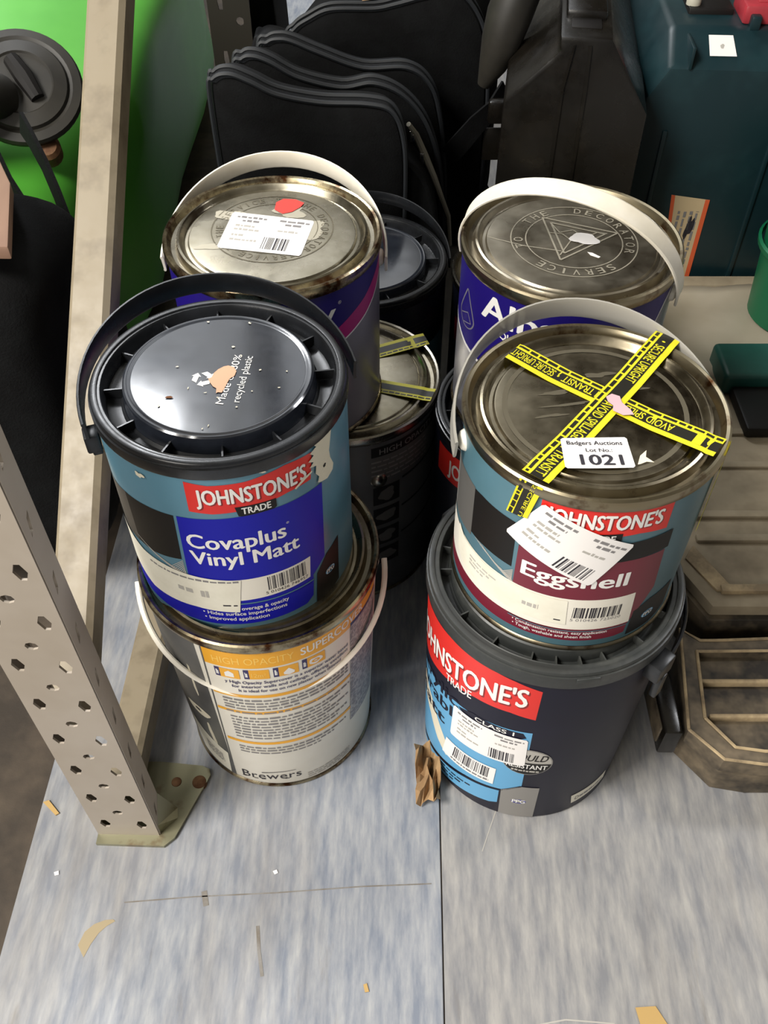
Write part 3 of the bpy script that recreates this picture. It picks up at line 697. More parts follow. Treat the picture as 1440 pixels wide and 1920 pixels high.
strap(Ht, .146, .0965, 1.0, -25, 113, .0165, .0026, 'white_plastic', 'white strap handle standing up', a0=-4, a1=184)

# --- tins below and behind
F, Fbody, Flid = metal_tin('paint_tin', (-.040, .715, .0022), .0945, .0945, .2487, 'photo_grey',
    'grey paint tin with yellow tape strips on its bright lid, behind the two front stacks', 'tin_lid', 'bare_tin')
D = Decal(cylmap(.0945, .0945, .2487), 3)
D.rect(14, 75, 195, 228, 'grey2', 0); D.rect(17, 70, 219, 232, 'black_print', 1); D.text('HIGH OPACITY', 22, 66, 221.5, 7, 'grey3', 2, .01)
for i in range(5): D.lines(17, 60, 211-6*i, 2, 'grey3', 2, i, word=5)
for i in range(4): D.rect(18, 36, 150-32*i, 176-32*i, 'black_print', 1); D.blob(27, 163-32*i, 6, 8, 'grey2', 2, i, .3)
for i in range(3): D.rect(38, 80, 176-42*i, 179-42*i, 'black_print', 1, slope=.15)
D.build('label', Fbody)
fnF = lidmap(.0945, .2487, 1)
def ftape(p0, p1, lay):
    L = math.dist(p0, p1); c, s = (p1[0]-p0[0])/L, (p1[1]-p0[1])/L
    D = Decal(lambda u, v, l: fnF((p0[0] + c*u - s*v)/1000, (p0[1] + s*u + c*v)/1000, l + lay), 3)
    D.rect(0, L, -9.5, 9.5, 'tape_yellow', 0); D.rect(0, L, -3.5, 5, 'tape_black', 1); D.lines(1, L-1, -7.5, 2, 'tape_black', 1, 3, word=5)
    D.build('tape_strip', Flid)
ftape((4, 28), (84, 56), 0); ftape((4, -4), (88, -33), 3)
mb = MB(); T = Matrix.Rotation(R_(-68), 4, 'Z') @ Matrix.Translation((.094, 0, .185)) @ Matrix.Rotation(PI/2, 4, 'Y')
mb.lathe([(.0001, .004), (.003, .0035), (.0075, .002), (.009, 0)], 'bare_tin', 20, T); mb.build('handle_ear', F)

def dark_tin(loc, r, h, body, label, ribs=10):
    return plastic_tin('paint_tin', loc, r, r, h, body, label, [20+36*i for i in range(ribs)], .74)
I_, Ibody, Ilid, Icol = dark_tin((.146, .672, .0022), .0945, .2465, 'dark_navy', 'dark navy tin with a red banner edge, hidden below the purple tin at right')
D = Decal(cylmap(.0945, .0945, .2465), 3)
D.band([(-75, 222), (-50, 228), (10, 226)], [(-75, 186), (-50, 190), (10, 190)], 'red_print', 0)
D.text("JOHNSTONE'S", -62, 6, 198, 18, 'white_print', 1, .03); D.build('label', Ibody)
G, Gbody, Glid, Gcol = dark_tin((-.022, .926, .0022), .0945, .2478, 'dark_navy', 'dark tin with black plastic lid and black handle, standing in front of the black bag')
D = Decal(cylmap(.0945, .0945, .2478), 3)
for i in range(3): D.lines(25, 60, 205-6*i, 1.6, 'grey1', 0, i, word=5)
D.rect(20, 110, 0+6, 168, 'teal_print_dull', 0); D.build('label', Gbody)
strap(G, .238, .0985, 1.05, 0, 16, .017, .0026, 'black_plastic')
J_, Jbody, Jlid = metal_tin('paint_tin', (.172, .902, .0022), .0925, .0925, .247, 'dark_navy', 'dark tin with grey rim mostly hidden behind the purple tin at right', 'tin_lid_dull', 'bare_tin')
D = Decal(cylmap(.0925, .0925, .247), 3); D.rect(-75, -20, 168, 200, 'maroon_print', 0); D.build('label', Jbody)

# ------------------------------------------------------------------ setting
YAW = R_(-1.15)
mb = MB(); mb.box(-6, 6, -4, 7, -.05, 0, 'concrete'); floor = tag(mb.build('floor', smooth=0), kind='structure')
fl = floor
for x0, x1 in ((-.3355, .0455), (.0467, 3.2)):
    mb = MB(); mb.box(x0, x1, -1.4, 3.4, .0002, .0022, 'vinyl_sheet' if x0 < 0 else 'vinyl_sheet_warm', .0006, seg=1)
    mb.build('vinyl_sheet', fl, smooth=0, rot=(0, 0, YAW))
mb = MB(); mb.box(-6, 6, 6, 6.1, 0, 3.2, 'wall_paint'); tag(mb.build('wall_back', smooth=0), kind='structure')
mb = MB(); mb.box(-4.1, -4, -4, 6, 0, 3.2, 'wall_paint'); tag(mb.build('wall_left', smooth=0), kind='structure')
mb = MB(); mb.box(4, 4.1, -4, 6, 0, 3.2, 'wall_paint'); tag(mb.build('wall_right', smooth=0), kind='structure')
mb = MB(); mb.box(-6, 6, -4, 6.1, 3.2, 3.3, 'ceiling_paint'); tag(mb.build('ceiling', smooth=0), kind='structure')
m = bpy.data.materials.new('panel_glow'); m.use_nodes = True; MATS['panel_glow'] = m
bs = m.node_tree.nodes['Principled BSDF']; bs.inputs['Base Color'].default_value = (.8, .8, .8, 1); bs.inputs['Emission Color'].default_value = (.93, .96, 1, 1); bs.inputs['Emission Strength'].default_value = 1.1
for i in range(3):
    mb = MB(); mb.box(-2.7 + 1.0*i, -1.76 + 1.0*i, 2.2, 5.6, 3.17, 3.2, 'panel_glow'); tag(mb.build('added_glow_panel_%d' % (i+1), smooth=0), kind='structure')  # unseen glowing ceiling panels, added to give the left lids bright reflections
mb = MB(); mb.box(.30, 1.9, .95, 2.2, 1.12, 1.14, 'chipboard'); mb.box(.30, 1.9, .93, .95, 1.06, 1.14, 'chipboard')
tag(mb.build('unseen_shelf_1', smooth=0), kind='structure')  # unseen shelf board, added to darken lid reflections and shade the right

# ------------------------------------------------------------------ racking upright
up_ = empty('rack_upright', (-.238, .345, .0022), 'grey perforated steel racking upright with beige braces bolted to the floor at left', 'racking', rot=(0, 0, YAW))
def hexa(cx, cy, w_, h_): return [(cx-w_/2, cy), (cx-w_/2*.45, cy+h_/2), (cx+w_/2*.35, cy+h_/2), (cx+w_/2, cy), (cx+w_/2*.45, cy-h_/2), (cx-w_/2*.35, cy-h_/2)]
def octo(cx, cy, w_, h_): return [(cx+w_/2*math.cos(R_(a)), cy+h_/2*math.sin(R_(a))) for a in range(0, 360, 45)]
Hh = 1.9; holes = []
for i in range(17):
    holes += [hexa(-.0165, .029+.0537*i, .0095, .0155), hexa(.0165, .027+.0537*i, .0095, .0155), octo(0, .053+.0537*i, .0095, .0088)]
v, f = curve_plate([(-.0285, 0), (.0285, 0), (.0285, Hh), (-.0285, Hh)], holes, .0018)
mb = MB(); mb.add(v, f, 'post_grey', Matrix.Rotation(PI/2, 4, 'X'))
sh = [[(.006, .040+.0567*i-.009), (.010, .040+.0567*i-.006), (.0125, .040+.0567*i+.009), (.0085, .040+.0567*i+.006)] for i in range(16)]
v, f = curve_plate([(0, 0), (.022, 0), (.022, Hh), (0, Hh)], sh, .0018)
for sx in (-1, 1):
    T = Matrix.Translation((sx*.0285, 0, 0)) @ Matrix(((0, 0, 1, 0), (1, 0, 0, 0), (0, 1, 0, 0), (0, 0, 0, 1))); mb.add(v, f, 'post_grey', T)
    mb.box(min(sx*.0285, sx*.016), max(sx*.0285, sx*.016), .0205, .0225, 0, Hh, 'post_grey')
mb.build('post', up_, smooth=20)
pl = [(-.029, -.010), (.0345, -.011), (.043, -.003), (.0675, .060), (.0655, .066), (.058, .0695), (.016, .073), (-.012, .072), (-.029, .06)]
v, f = curve_plate(pl, [octo(.0355, .052, .0095, .0095), octo(.0575, .0525, .013, .013)], .004)
mb = MB(); mb.add(v, f, 'zinc', Matrix.Translation((0, 0, .0022))); mb.build('foot_plate', up_, smooth=20)
for x, y, r in ((.0355, .052, .0055), (.0575, .0525, .0075)):
    mb = MB(); mb.lathe([(.0001, .0062), (r*.5, .006), (r*.85, .005), (r, .003), (r, 0)], 'rust', 16, Matrix.Translation((x, y, 0))); mb.build('bolt', up_)
mb = MB(); mb.add([(.0295, .002, .004), (.0295, .022, .004), (.0295, .022, .045), (.0295, .002, .02), (.043, .016, .0045), (.041, .026, .0045)], [(0, 4, 3), (3, 4, 5, 2), (0, 1, 5, 4), (0, 3, 2, 1), (1, 2, 5)], 'zinc'); fixn(mb.build('gusset', up_, smooth=0))
def brace(p0, p1, wd, dp, m='brace_beige'):
    p0, p1 = Vector(p0), Vector(p1); t = (p1-p0).normalized(); X = Vector((1, 0, 0)); N = X.cross(t).normalized()
    if N.z < 0: N = -N
    mb = MB(); q = .003
    sec = [(-wd/2, -dp), (-wd/2, -q), (-wd/2+q, 0), (wd/2-.006, 0), (wd/2-.001, -.004), (wd/2, -.009), (wd/2, -dp), (wd/2-.002, -dp), (wd/2-.002, -.009), (wd/2-.0075, -.0022), (-wd/2+q, -.0022), (-wd/2+.002, -q), (-wd/2+.002, -dp)]
    mb.sweep([p0, p1], sec, [(X, N), (X, N)], m); return fixn(mb.build('brace', up_, smooth=25))
# local coordinates of the upright (origin at the post foot)
brace((-.0135, .010, .190), (-.0135, 1.06, .925), .0345, .026)
brace((-.007, .024, .050), (-.007, .985, .050), .033, .028)

rp = empty('rack_post', (-.212, 1.36, .0022), 'black slotted steel post standing behind the green sack and beside the black bag', 'racking', rot=(0, 0, YAW))
holes = []
for i in range(18):
    holes += [octo(.012, .03+.078*i, .0115, .0115), [(-.017, .055+.078*i), (-.0165, .068+.078*i), (-.011, .068+.078*i), (-.0095, .055+.078*i), (-.010, .045+.078*i), (-.0155, .045+.078*i)]]
v, f = curve_plate([(-.031, 0), (.027, 0), (.027, 1.9), (-.031, 1.9)], holes, .0025)
mb = MB(); mb.add(v, f, 'black_steel', Matrix.Rotation(PI/2, 4, 'X')); mb.box(-.031, -.0285, 0, .05, 0, 1.9, 'black_steel'); mb.build('post', rp, smooth=20)

# ------------------------------------------------------------------ black multi-compartment bag
def outline(P, n=64):
    """closed outline through P (Catmull-Rom), resampled"""
    m = len(P); out = []
    for i in range(m):
        p0, p1, p2, p3 = (Vector(P[(i+k-1) % m]) for k in range(4))
        for s in range(6):
            t = s/6; out.append(.5*((2*p1) + (-p0+p2)*t + (2*p0-5*p1+4*p2-p3)*t*t + (-p0+3*p1-3*p2+p3)*t**3))
    return out
def slab(mb, P, y0, y1, rnd, m, tilt=0, shear=0):
    O = outline([(*p, 0) for p in P]); c = sum(O, Vector())/len(O); n = len(O); v = []; f = []
    rings = [(1 - .30, y0 - rnd*.35), (1 - .12, y0 - rnd*.25), (1 - .03, y0), (1, y0 + rnd*.4), (1.008, y0 + rnd*.8), (.99, (y0+y1)/2), (.98, y1 - rnd*.8), (.97, y1 - rnd*.3), (.85, y1), (.5, y1)]
    for s, y in rings:
        for q in O:
            p = c + (q-c)*s; v.append((p.x + shear*max(0, y - y0), y + tilt*p.y, p.y))
    for i in range(len(rings)-1):
        for k in range(n):
            k2 = (k+1) % n; f.append((i*n+k, i*n+k2, (i+1)*n+k2, (i+1)*n+k))
    f.append(tuple(range(n))); f.append(tuple((len(rings)-1)*n + k for k in range(n))[::-1])
    mb.add(v, [q for q in f if min(q) >= 2*n], m); mb.add(v, [q for q in f if min(q) < 2*n], 'black_fabric'); return O, c
bag = empty('tool_bag', (-.03, 1.25, .0022), 'large black fabric bag with stepped padded compartments behind the tins', 'bag')
b0 = Vector((-.03, 1.25, .0022))
PS = [
 ([(-.201, .371), (-.194, .392), (-.176, .397), (-.152, .388), (-.123, .374), (-.074, .365), (-.019, .363), (.009, .354), (.022, .323), (.026, .270), (.024, .15), (.02, .02), (0, .004), (-.16, .004), (-.19, .02), (-.198, .2)], 1.065, 1.112),
 ([(-.185, .36), (-.172, .379), (-.158, .382), (-.138, .375), (-.105, .357), (-.053, .345), (-.013, .350), (.025, .334), (.055, .296), (.074, .23), (.082, .13), (.08, .02), (.06, .004), (-.16, .004), (-.18, .02), (-.19, .2)], 1.150, 1.195),
 ([(-.165, .345), (-.150, .363), (-.135, .367), (-.118, .364), (-.084, .350), (-.028, .331), (.030, .331), (.061, .309), (.076, .264), (.086, .19), (.09, .1), (.088, .02), (.07, .004), (-.14, .004), (-.16, .02), (-.17, .2)], 1.240, 1.285),
 ([(-.137, .32), (-.122, .345), (-.102, .358), (-.072, .370), (-.014, .371), (.014, .376), (.060, .387), (.100, .390), (.128, .362), (.142, .32), (.149, .238), (.150, .1), (.148, .02), (.13, .004), (-.11, .004), (-.13, .02), (-.14, .2)], 1.33, 1.50)]
for i, (P, y0, y1) in enumerate(PS):
    mb = MB(); P2 = [(x - b0.x, z - b0.z if z > .05 else z) for x, z in P]
    O, c = slab(mb, P2, y0 - b0.y, y1 - b0.y, .022, 'black_rib' if i < 3 else 'black_fabric', shear=0 if i < 3 else .22)
    o = fixn(mb.build('compartment' if i < 3 else 'main_pocket', bag, smooth=60))
    mb = MB(); n = len(O); top = [q for q in O if q.y > .06]
    k0 = next(k for k in range(n) if O[k].y > .06 and O[k-1].y <= .06) if any(q.y <= .06 for q in O) else 0
    seq = [O[(k0+k) % n] for k in range(len(top))]
    for sc, dy in ((1.004, -.002), (1.012, .016)):
        mb.tube([(c.x + (q.x-c.x)*sc, y0 - b0.y + dy, c.y + (q.y-c.y)*sc) for q in seq], .0028, 'bag_piping', 6)
    mb.build('piping', o)
mb = MB(); P2 = [(x - b0.x - .004, (z - b0.z)*.86 if z > .05 else z) for x, z in PS[1][0]]
slab(mb, P2, 1.085 - b0.y, 1.40 - b0.y, .01, 'black_rib'); fixn(mb.build('gusset', bag, smooth=60))
# zip, strap with buckle, tag, worn patch
mb = MB(); zp = [Vector(p) - b0 for p in ((.030, 1.10, .322), (.040, 1.118, .300), (.053, 1.125, .268), (.066, 1.13, .236), (.078, 1.14, .20), (.089, 1.15, .168), (.094, 1.155, .12))]
mb.tube(zp, [.003, .004, .0045, .004, .0035, .0033, .003], 'zip_white', 8); mb.build('zip', bag)
mb = MB(); 
for q in (zp[1], zp[2]): mb.box(q.x-.008, q.x-.002, q.y-.008, q.y-.003, q.z-.006, q.z+.008, 'metal_bright', .001)
mb.build('zip_puller', bag)
def ribbon(mb, pts, wd, th, m, up=Vector((0, 0, 1))):
    pts = [Vector(p) for p in pts]; fr = []
    for i in range(len(pts)):
        t = (pts[min(i+1, len(pts)-1)] - pts[max(i-1, 0)]).normalized(); N = t.cross(up).normalized(); U = N.cross(t)
        fr.append((U*wd/2, N*th/2))
    mb.sweep(pts, [(-1, -1), (1, -1), (1, 1), (-1, 1)], fr, m)
mb = MB(); ribbon(mb, [Vector(p)-b0 for p in ((.092, 1.235, .212), (.108, 1.235, .232), (.128, 1.24, .255), (.150, 1.25, .272), (.166, 1.27, .292))], .03, .003, 'black_fabric'); fixn(mb.build('side_strap', bag))
mb = MB(); mb.box(.142, .176, 1.235, 1.25, .256, .288, 'case_black', .004, Matrix.Translation(-b0)); mb.build('buckle', bag)
mb = MB(); mb.box(.139, .164, 1.247, 1.25, .199, .246, 'case_black', .001, Matrix.Translation(-b0)); mb.build('fabric_tag', bag)
mb = MB(); mb.tube([Vector(p)-b0 for p in ((.128, 1.20, .325), (.138, 1.20, .35), (.146, 1.20, .38), (.153, 1.20, .41), (.166, 1.21, .445), (.180, 1.22, .475), (.175, 1.28, .50), (.145, 1.36, .47), (.12, 1.40, .385))], [.008, .018, .025, .028, .028, .026, .022, .018, .014], 'disc_black', 14); mb.build('padded_handle', bag)
mb = MB(); mb.add([tuple(Vector(p)-b0) for p in ((-.03, 1.345, .3752), (.018, 1.35, .3795), (.006, 1.40, .3785), (-.012, 1.41, .376), (-.024, 1.385, .3755))], [(0, 1, 2, 3, 4)], 'brown_paper'); mb.build('worn_patch', bag, smooth=0)
mb = MB(); mb.tube([Vector(p)-b0 for p in ((-.085, 1.42, .36), (-.09, 1.55, .39), (-.088, 1.7, .36), (-.09, 1.78, .25))], .009, 'black_fabric', 8); mb.build('shoulder_strap', bag); mb = MB(); mb.tube([Vector(p)-b0 for p in ((.12, 1.345, .345), (.123, 1.343, .35), (.127, 1.34, .335))], .004, 'metal_bright', 8); mb.build('zip_end', bag)
# dark padded bag behind the rack post
mb = MB(); O, c = slab(mb, [(-.014, .46), (.005, .47), (.020, .46), (.026, .40), (.030, .33), (.034, .25), (.034, .1), (.03, .02), (.02, .003), (-.01, .003), (-.018, .02), (-.018, .2)], -.05, .12, .012, 'black_fabric')
o = fixn(mb.build('folded_bag', smooth=60, loc=(-.19, 1.49, .0022))); tag(o, 'narrow plain black fabric bag standing between the slotted post and the large bag', 'bag')

# ------------------------------------------------------------------ tall tool cases
def ext(mb, prof, y0, y1, m, bev=.004, T=None):
    bm = bmesh.new(); a = [bm.verts.new((x, y0, z)) for x, z in prof]; bm.faces.new(a)
    r = bmesh.ops.extrude_face_region(bm, geom=bm.faces[:]); bmesh.ops.translate(bm, vec=(0, y1-y0, 0), verts=[q for q in r['geom'] if isinstance(q, bmesh.types.BMVert)])
    bmesh.ops.recalc_face_normals(bm, faces=bm.faces[:])
    if bev: bmesh.ops.bevel(bm, geom=bm.edges[:], offset=bev, segments=2, affect='EDGES', profile=.6)
    mb.bm(bm, m, T)
kb = empty('tool_case', (.222, 1.06, .0022), 'tall black plastic power tool case with sloping shoulders and narrow top', 'case', rot=(0, 0, R_(-8)))
mb = MB(); ext(mb, [(-.084, 0), (.084, 0), (.0835, .355), (.048, .408), (.030, .436), (-.028, .436), (-.026, .420), (-.038, .408), (-.0835, .362)], 0, .46, 'case_black', .005); mb.build('shell', kb)
mb = MB(); ext(mb, [(-.018, .05), (-.016, .38), (-.010, .428), (-.012, .428), (-.020, .38), (-.022, .05)], -.002, .01, 'case_black', 0); mb.build('seam_rib', kb, smooth=0)
mb = MB(); ext(mb, [(.010, .05), (.010, .38), (.008, .428), (.004, .428), (.006, .38), (.006, .05)], -.002, .01, 'case_black', 0); mb.build('seam_rib', kb, smooth=0)
mb = MB(); mb.box(-.022, .024, .052, .40, .43, .446, 'case_black', .004); mb.build('carry_handle', kb)
mb = MB(); mb.box(-.016, .018, .026, .054, .4345, .4375, 'black_print', .001); mb.build('handle_recess', kb)
tb = empty('tool_case', (.455, 1.12, .0022), 'tall dark teal tool case with red latch and small square white sticker', 'case', rot=(0, 0, R_(-3)))
mb = MB()
bm = bmesh.new(); F0 = [(-.137, 0, 0), (.16, 0, 0), (.16, 0, .373), (-.113, 0, .375), (-.134, 0, .338)]
mid = [(-.137, .05, 0), (.16, .05, 0), (.16, .05, .405), (-.110, .05, .405), (-.139, .05, .362)]
bk = [(-.137, .42, 0), (.16, .42, 0), (.16, .42, .412), (-.110, .42, .412), (-.139, .42, .37)]
vv = [[bm.verts.new(p) for p in r] for r in (F0, mid, bk)]
bm.faces.new(vv[0]); bm.faces.new(vv[2][::-1])
for a, b in ((0, 1), (1, 2)):
    for k in range(5): bm.faces.new((vv[a][k], vv[b][k], vv[b][(k+1) % 5], vv[a][(k+1) % 5]))
bmesh.ops.recalc_face_normals(bm, faces=bm.faces[:]); bmesh.ops.bevel(bm, geom=bm.edges[:], offset=.006, segments=2, affect='EDGES', profile=.6)
mb.bm(bm, 'case_teal'); mb.build('shell', tb)
mb = MB(); mb.box(-.1, .12, -.003, .004, .08, .086, 'case_teal', .001); mb.box(-.105, -.099, -.003, .004, .05, .30, 'case_teal', .001); mb.box(.03, .036, -.003, .004, .05, .33, 'case_teal', .001); mb.box(-.092, -.088, -.002, .05, .375, .40, 'case_teal', .001); mb.build('front_rib', tb)
mb = MB(); mb.box(-.085, -.03, .085, .20, .40, .4125, 'black_print', .002); mb.build('handle_recess', tb)
mb = MB(); mb.lathe([(.0001, .012), (.006, .011), (.009, .006), (.009, 0)], 'zip_white', 16, Matrix.Translation((-.078, .1, .412))); mb.build('latch_knob', tb)
mb = MB(); mb.box(-.026, .12, .056, .115, .405, .427, 'latch_red', .004); mb.box(-.01, .10, .066, .10, .426, .4295, 'latch_red', .0015); mb.build('latch', tb)
for x in (-.012, .04):
    mb = MB(); mb.box(x-.006, x+.006, .046, .060, .402, .418, 'case_teal', .002); mb.build('latch_lug', tb)
Wt = Matrix(((1, 0, 0), (0, .05, -.043), (0, .043, .05)))
D = Decal(lambda x, y, l: (x, y*.846 - .0005, .3745 + y*.533 + .0008 + .0002*l))
D.poly([(-.066, .018), (-.034, .018), (-.038, .046), (-.067, .046)], 'paper_white', 0); D.blob(-.051, .031, .0025, .003, 'ink_faint', 1, 2, .2); D.build('sticker', tb)
D = Decal(lambda x, y, l: (x, -.0006 - .0002*l, y))
D.poly([(-.074, .213), (-.022, .207), (-.021, .084), (-.06, .09)], 'sticker_tan', 0)
D.poly([(-.028, .2075), (-.022, .207), (-.021, .084), (-.027, .085)], 'orange_print', 1); D.poly([(-.074, .213), (-.069, .2125), (-.056, .09), (-.06, .09)], 'orange_print', 1)
for i in range(4): D.lines(.10, .19, 0, .0035, 'ink_soft', 2, i, word=.01, M=(lambda i: lambda x, y: (-.060 + .008*i + y, x))(i))
D.blob(-.04, .165, .004, .02, 'ink', 2, 4, .5, rot=-.15); D.build('warning_sticker', tb)

# ------------------------------------------------------------------ dusty cases on the floor, right
def poly_prism(mb, pts, z0, z1, m, bev=.004):
    bm = bmesh.new(); a = [bm.verts.new((x, y, z0)) for x, y in pts]; bm.faces.new(a)
    r = bmesh.ops.extrude_face_region(bm, geom=bm.faces[:]); bmesh.ops.translate(bm, vec=(0, 0, z1-z0), verts=[q for q in r['geom'] if isinstance(q, bmesh.types.BMVert)])
    bmesh.ops.recalc_face_normals(bm, faces=bm.faces[:])
    if bev: bmesh.ops.bevel(bm, geom=bm.edges[:], offset=bev, segments=2, affect='EDGES', profile=.6)
    mb.bm(bm, m)
dc = empty('dusty_case', (.43, .455, .0022), 'low black tool case thick with brown dust, front right beside the navy tub', 'case')
def loc_(P, o): return [(x-o[0], y-o[1]) for x, y in P]
o0 = (.43, .455)
mb = MB(); poly_prism(mb, loc_([(.287, .43), (.315, .392), (.348, .386), (.66, .386), (.66, .54), (.302, .535)], o0), 0, .046, 'dusty_black', .004); mb.build('base', dc)
out = [(.285, .418), (.311, .388), (.346, .383), (.66, .383), (.66, .531), (.335, .517), (.318, .517), (.301, .531)]
inn = [(.303, .43), (.324, .400), (.350, .396), (.65, .396), (.65, .508), (.322, .504), (.313, .504), (.312, .505)]
mb = MB(); bm = bmesh.new(); O1 = loc_(out, o0); I1 = loc_(inn, o0); n = 8
ra = [bm.verts.new((*p, .046)) for p in O1]; rb_ = [bm.verts.new((*p, .068)) for p in O1]; rc = [bm.verts.new((*p, .068)) for p in I1]; rd = [bm.verts.new((*[q*.985 for q in p], .058)) for p in I1]
for A1, B1 in ((ra, rb_), (rb_, rc), (rc, rd)):
    for k in range(n): bm.faces.new((A1[k], A1[(k+1) % n], B1[(k+1) % n], B1[k]))
bm.faces.new(rd); bm.faces.new(ra[::-1])
mb.bm(bm, 'dusty_black'); fixn(mb.build('lid', dc, smooth=25))
mb = MB()
for P in (out, inn):
    Q = [(x-o0[0], y-o0[1], .0685) for x, y in P]; mb.tube(Q + Q[:1], .0016, 'dust_edge', 6)
mb.build('lid_edge', dc)
for y in (.434, .472):
    mb = MB(); mb.box(-.121, .2, y-.455-.0022, y-.455+.0022, .057, .066, 'dust_edge', .0012); mb.build('lid_ridge', dc)
mb = MB(); T = Matrix.Rotation(R_(8), 4, 'Z') ; mb.box(-.166, -.148, -.038, .03, .022, .062, 'case_black', .003); mb.box(-.168, -.155, -.03, .02, .03, .058, 'dusty_black', .002); mb.build('clasp', dc)
d2 = empty('dusty_case', (.49, .75, .0022), 'wide dusty brown case lid with ridges behind the front right case', 'case'); o0 = (.49, .75)
P2 = [(.303, .60), (.331, .540), (.66, .540), (.72, .98), (.36, .98)]
mb = MB(); poly_prism(mb, loc_(P2, o0), 0, .07, 'dusty_black', .004); mb.build('base', d2)
P3 = [(.306, .604), (.333, .546), (.66, .545), (.72, .975), (.365, .975)]
mb = MB(); poly_prism(mb, loc_(P3, o0), .07, .086, 'dusty_brown', .003); mb.build('lid', d2)
for y, x0, h_ in ((.566, .345, .006), (.634, .335, .005), (.668, .338, .005), (.745, .345, .004), (.80, .35, .004)):
    mb = MB(); mb.box(x0-.49, .66-.49, y-.75-.005, y-.75+.005, .085, .086+h_, 'dust_edge' if y < .6 else 'dusty_brown', .002); mb.build('lid_ridge', d2)
mb = MB(); poly_prism(mb, loc_([(.318, .607), (.341, .565), (.36, .565), (.33, .625)], o0), .085, .0885, 'dust_edge', .001); mb.build('corner_ridge', d2)
gt = empty('green_tray', (.485, .875, .089), 'dark green plastic tool tray with a black well, lying on the dusty case lid', 'tray')
mb = MB(); mb.box(-.068, .13, -.008, .058, 0, .032, 'dark_green', .006, seg=3); mb.box(-.045, .13, -.006, .0, .012, .03, 'dark_green', .003); mb.build('lid', gt)
mb = MB(); mb.box(-.058, .12, -.085, -.008, 0, .016, 'black_print', .004); mb.build('block', gt)  # low flat black block in front of the green lid
# crumpled plastic sheet at the back of the dusty case
rnd = random.Random(4); mb = MB(); nx, ny = 28, 14; v = []; f = []
for j in range(ny+1):
    for i in range(nx+1):
        x = .318 + .44*i/nx; y = .90 + .185*j/ny
        z = .0885 + .004*math.sin(17*x + 23*y) + .005*abs(math.sin(31*(x - .8*y))) + .003*math.sin(60*y + 9*x) + .004
        if j == 0: z = .0885
        v.append((x, y, z))
for j in range(ny):
    for i in range(nx): a = j*(nx+1)+i; f.append((a, a+1, a+nx+2, a+nx+1))
mb.add(v, f, 'sheet_plastic'); o = mb.build('plastic_sheet', smooth=60); tag(o, 'crumpled brownish plastic sheet in front of the teal tool case', 'sheet')
so = o.modifiers.new('s', 'SOLIDIFY'); so.thickness = .0015
mb = MB(); mb.box(.325, .85, 1.086, 1.109, .0022, .10, 'dusty_brown', .003); tag(mb.build('wooden_batten', smooth=30), 'dusty wooden batten lying along the foot of the teal tool case', 'batten')
mb = MB(); mb.add([(.337, .865, .104), (.372, .865, .106), (.364, .905, .108), (.335, .905, .106)], [(0, 1, 2, 3)], 'paper_white'); o = mb.build('white_card', smooth=0)
so = o.modifiers.new('s', 'SOLIDIFY'); so.thickness = .0008; tag(o, 'small blank white card lying beside the purple tin at right', 'card')
gb = empty('green_tub', (.552, 1.02, .098), 'bright green plastic tub at the right edge in front of the teal case', 'tub')
mb = MB(); mb.lathe([(.0001, 0), (.055, 0), (.062, .003), (.075, .17), (.082, .172), (.083, .182), (.078, .184), (.072, .18), (.06, .006), (.0001, .005)], 'case_green', 40); mb.build('body', gb)
mb = MB(); mb.lathe([(.0735, .1), (.077, .101), (.078, .108), (.0745, .11)], 'case_green', 40); mb.build('rim_band', gb)

# ------------------------------------------------------------------ green sack, black things at left
def lump(mb, x0, x1, y0, y1, z0, z1, m, ex=.35, seed=1, amp=.02, freq=6, nu=44, nv=26, skew=None):
    rnd = random.Random(seed); ph = [rnd.random()*6.28 for _ in range(8)]
    sg = lambda c, e: math.copysign(abs(c)**e, c)
    v = []; f = []
    for j in range(nv+1):
        b = -PI/2 + PI*j/nv
        for i in range(nu):
            a = 2*PI*i/nu; X = sg(math.cos(b), ex)*sg(math.cos(a), ex); Y = sg(math.cos(b), ex)*sg(math.sin(a), ex); Z = sg(math.sin(b), ex)
            q = Vector(((x0+x1)/2 + X*(x1-x0)/2, (y0+y1)/2 + Y*(y1-y0)/2, (z0+z1)/2 + Z*(z1-z0)/2))
            d = amp*(.5*math.sin(freq*3*q.x + freq*q.z*2 + ph[0]) + .4*math.sin(freq*2.3*q.y - freq*2*q.x + ph[1]) + .35*math.sin(freq*5*q.z + freq*3*q.y + ph[2]) + .2*math.sin(freq*9*q.x + ph[3]))
            nrm = Vector((X, Y, Z)); nrm.normalize(); q = q + nrm*d
            if q.z < z0: q.z = z0
            if skew: q = Vector(skew(q))
            v.append(tuple(q))
    for j in range(nv):
        for i in range(nu): i2 = (i+1) % nu; f.append((j*nu+i, j*nu+i2, (j+1)*nu+i2, (j+1)*nu+i))
    mb.add(v, f, m)
mb = MB(); lump(mb, -1.0, -.325, .775, 2.1, .0005, .37, 'green_sack', .42, 3, .018, 5, skew=lambda q: (q.x, q.y + (.10*min(1, max(0, q.z-.04)/.05) if q.y < 1.3 else 0)*max(0, min(1, (1.3-q.y)/.3)), q.z))
o = fixn(mb.build('green_sack', smooth=80)); tag(o, 'big bright green plastic sack lying on the floor behind the racking upright', 'sack')
mb = MB(); lump(mb, -.95, -.284, .60, .885, .055, .425, 'black_fabric', .32, 8, .010, 8, skew=lambda q: (q.x, q.y - .5*max(0, q.z-.25)*max(0, (q.y-.72)/.16), q.z))
lump(mb, -.95, -.50, .58, .80, .0005, .30, 'black_fabric', .5, 9, .015, 8)
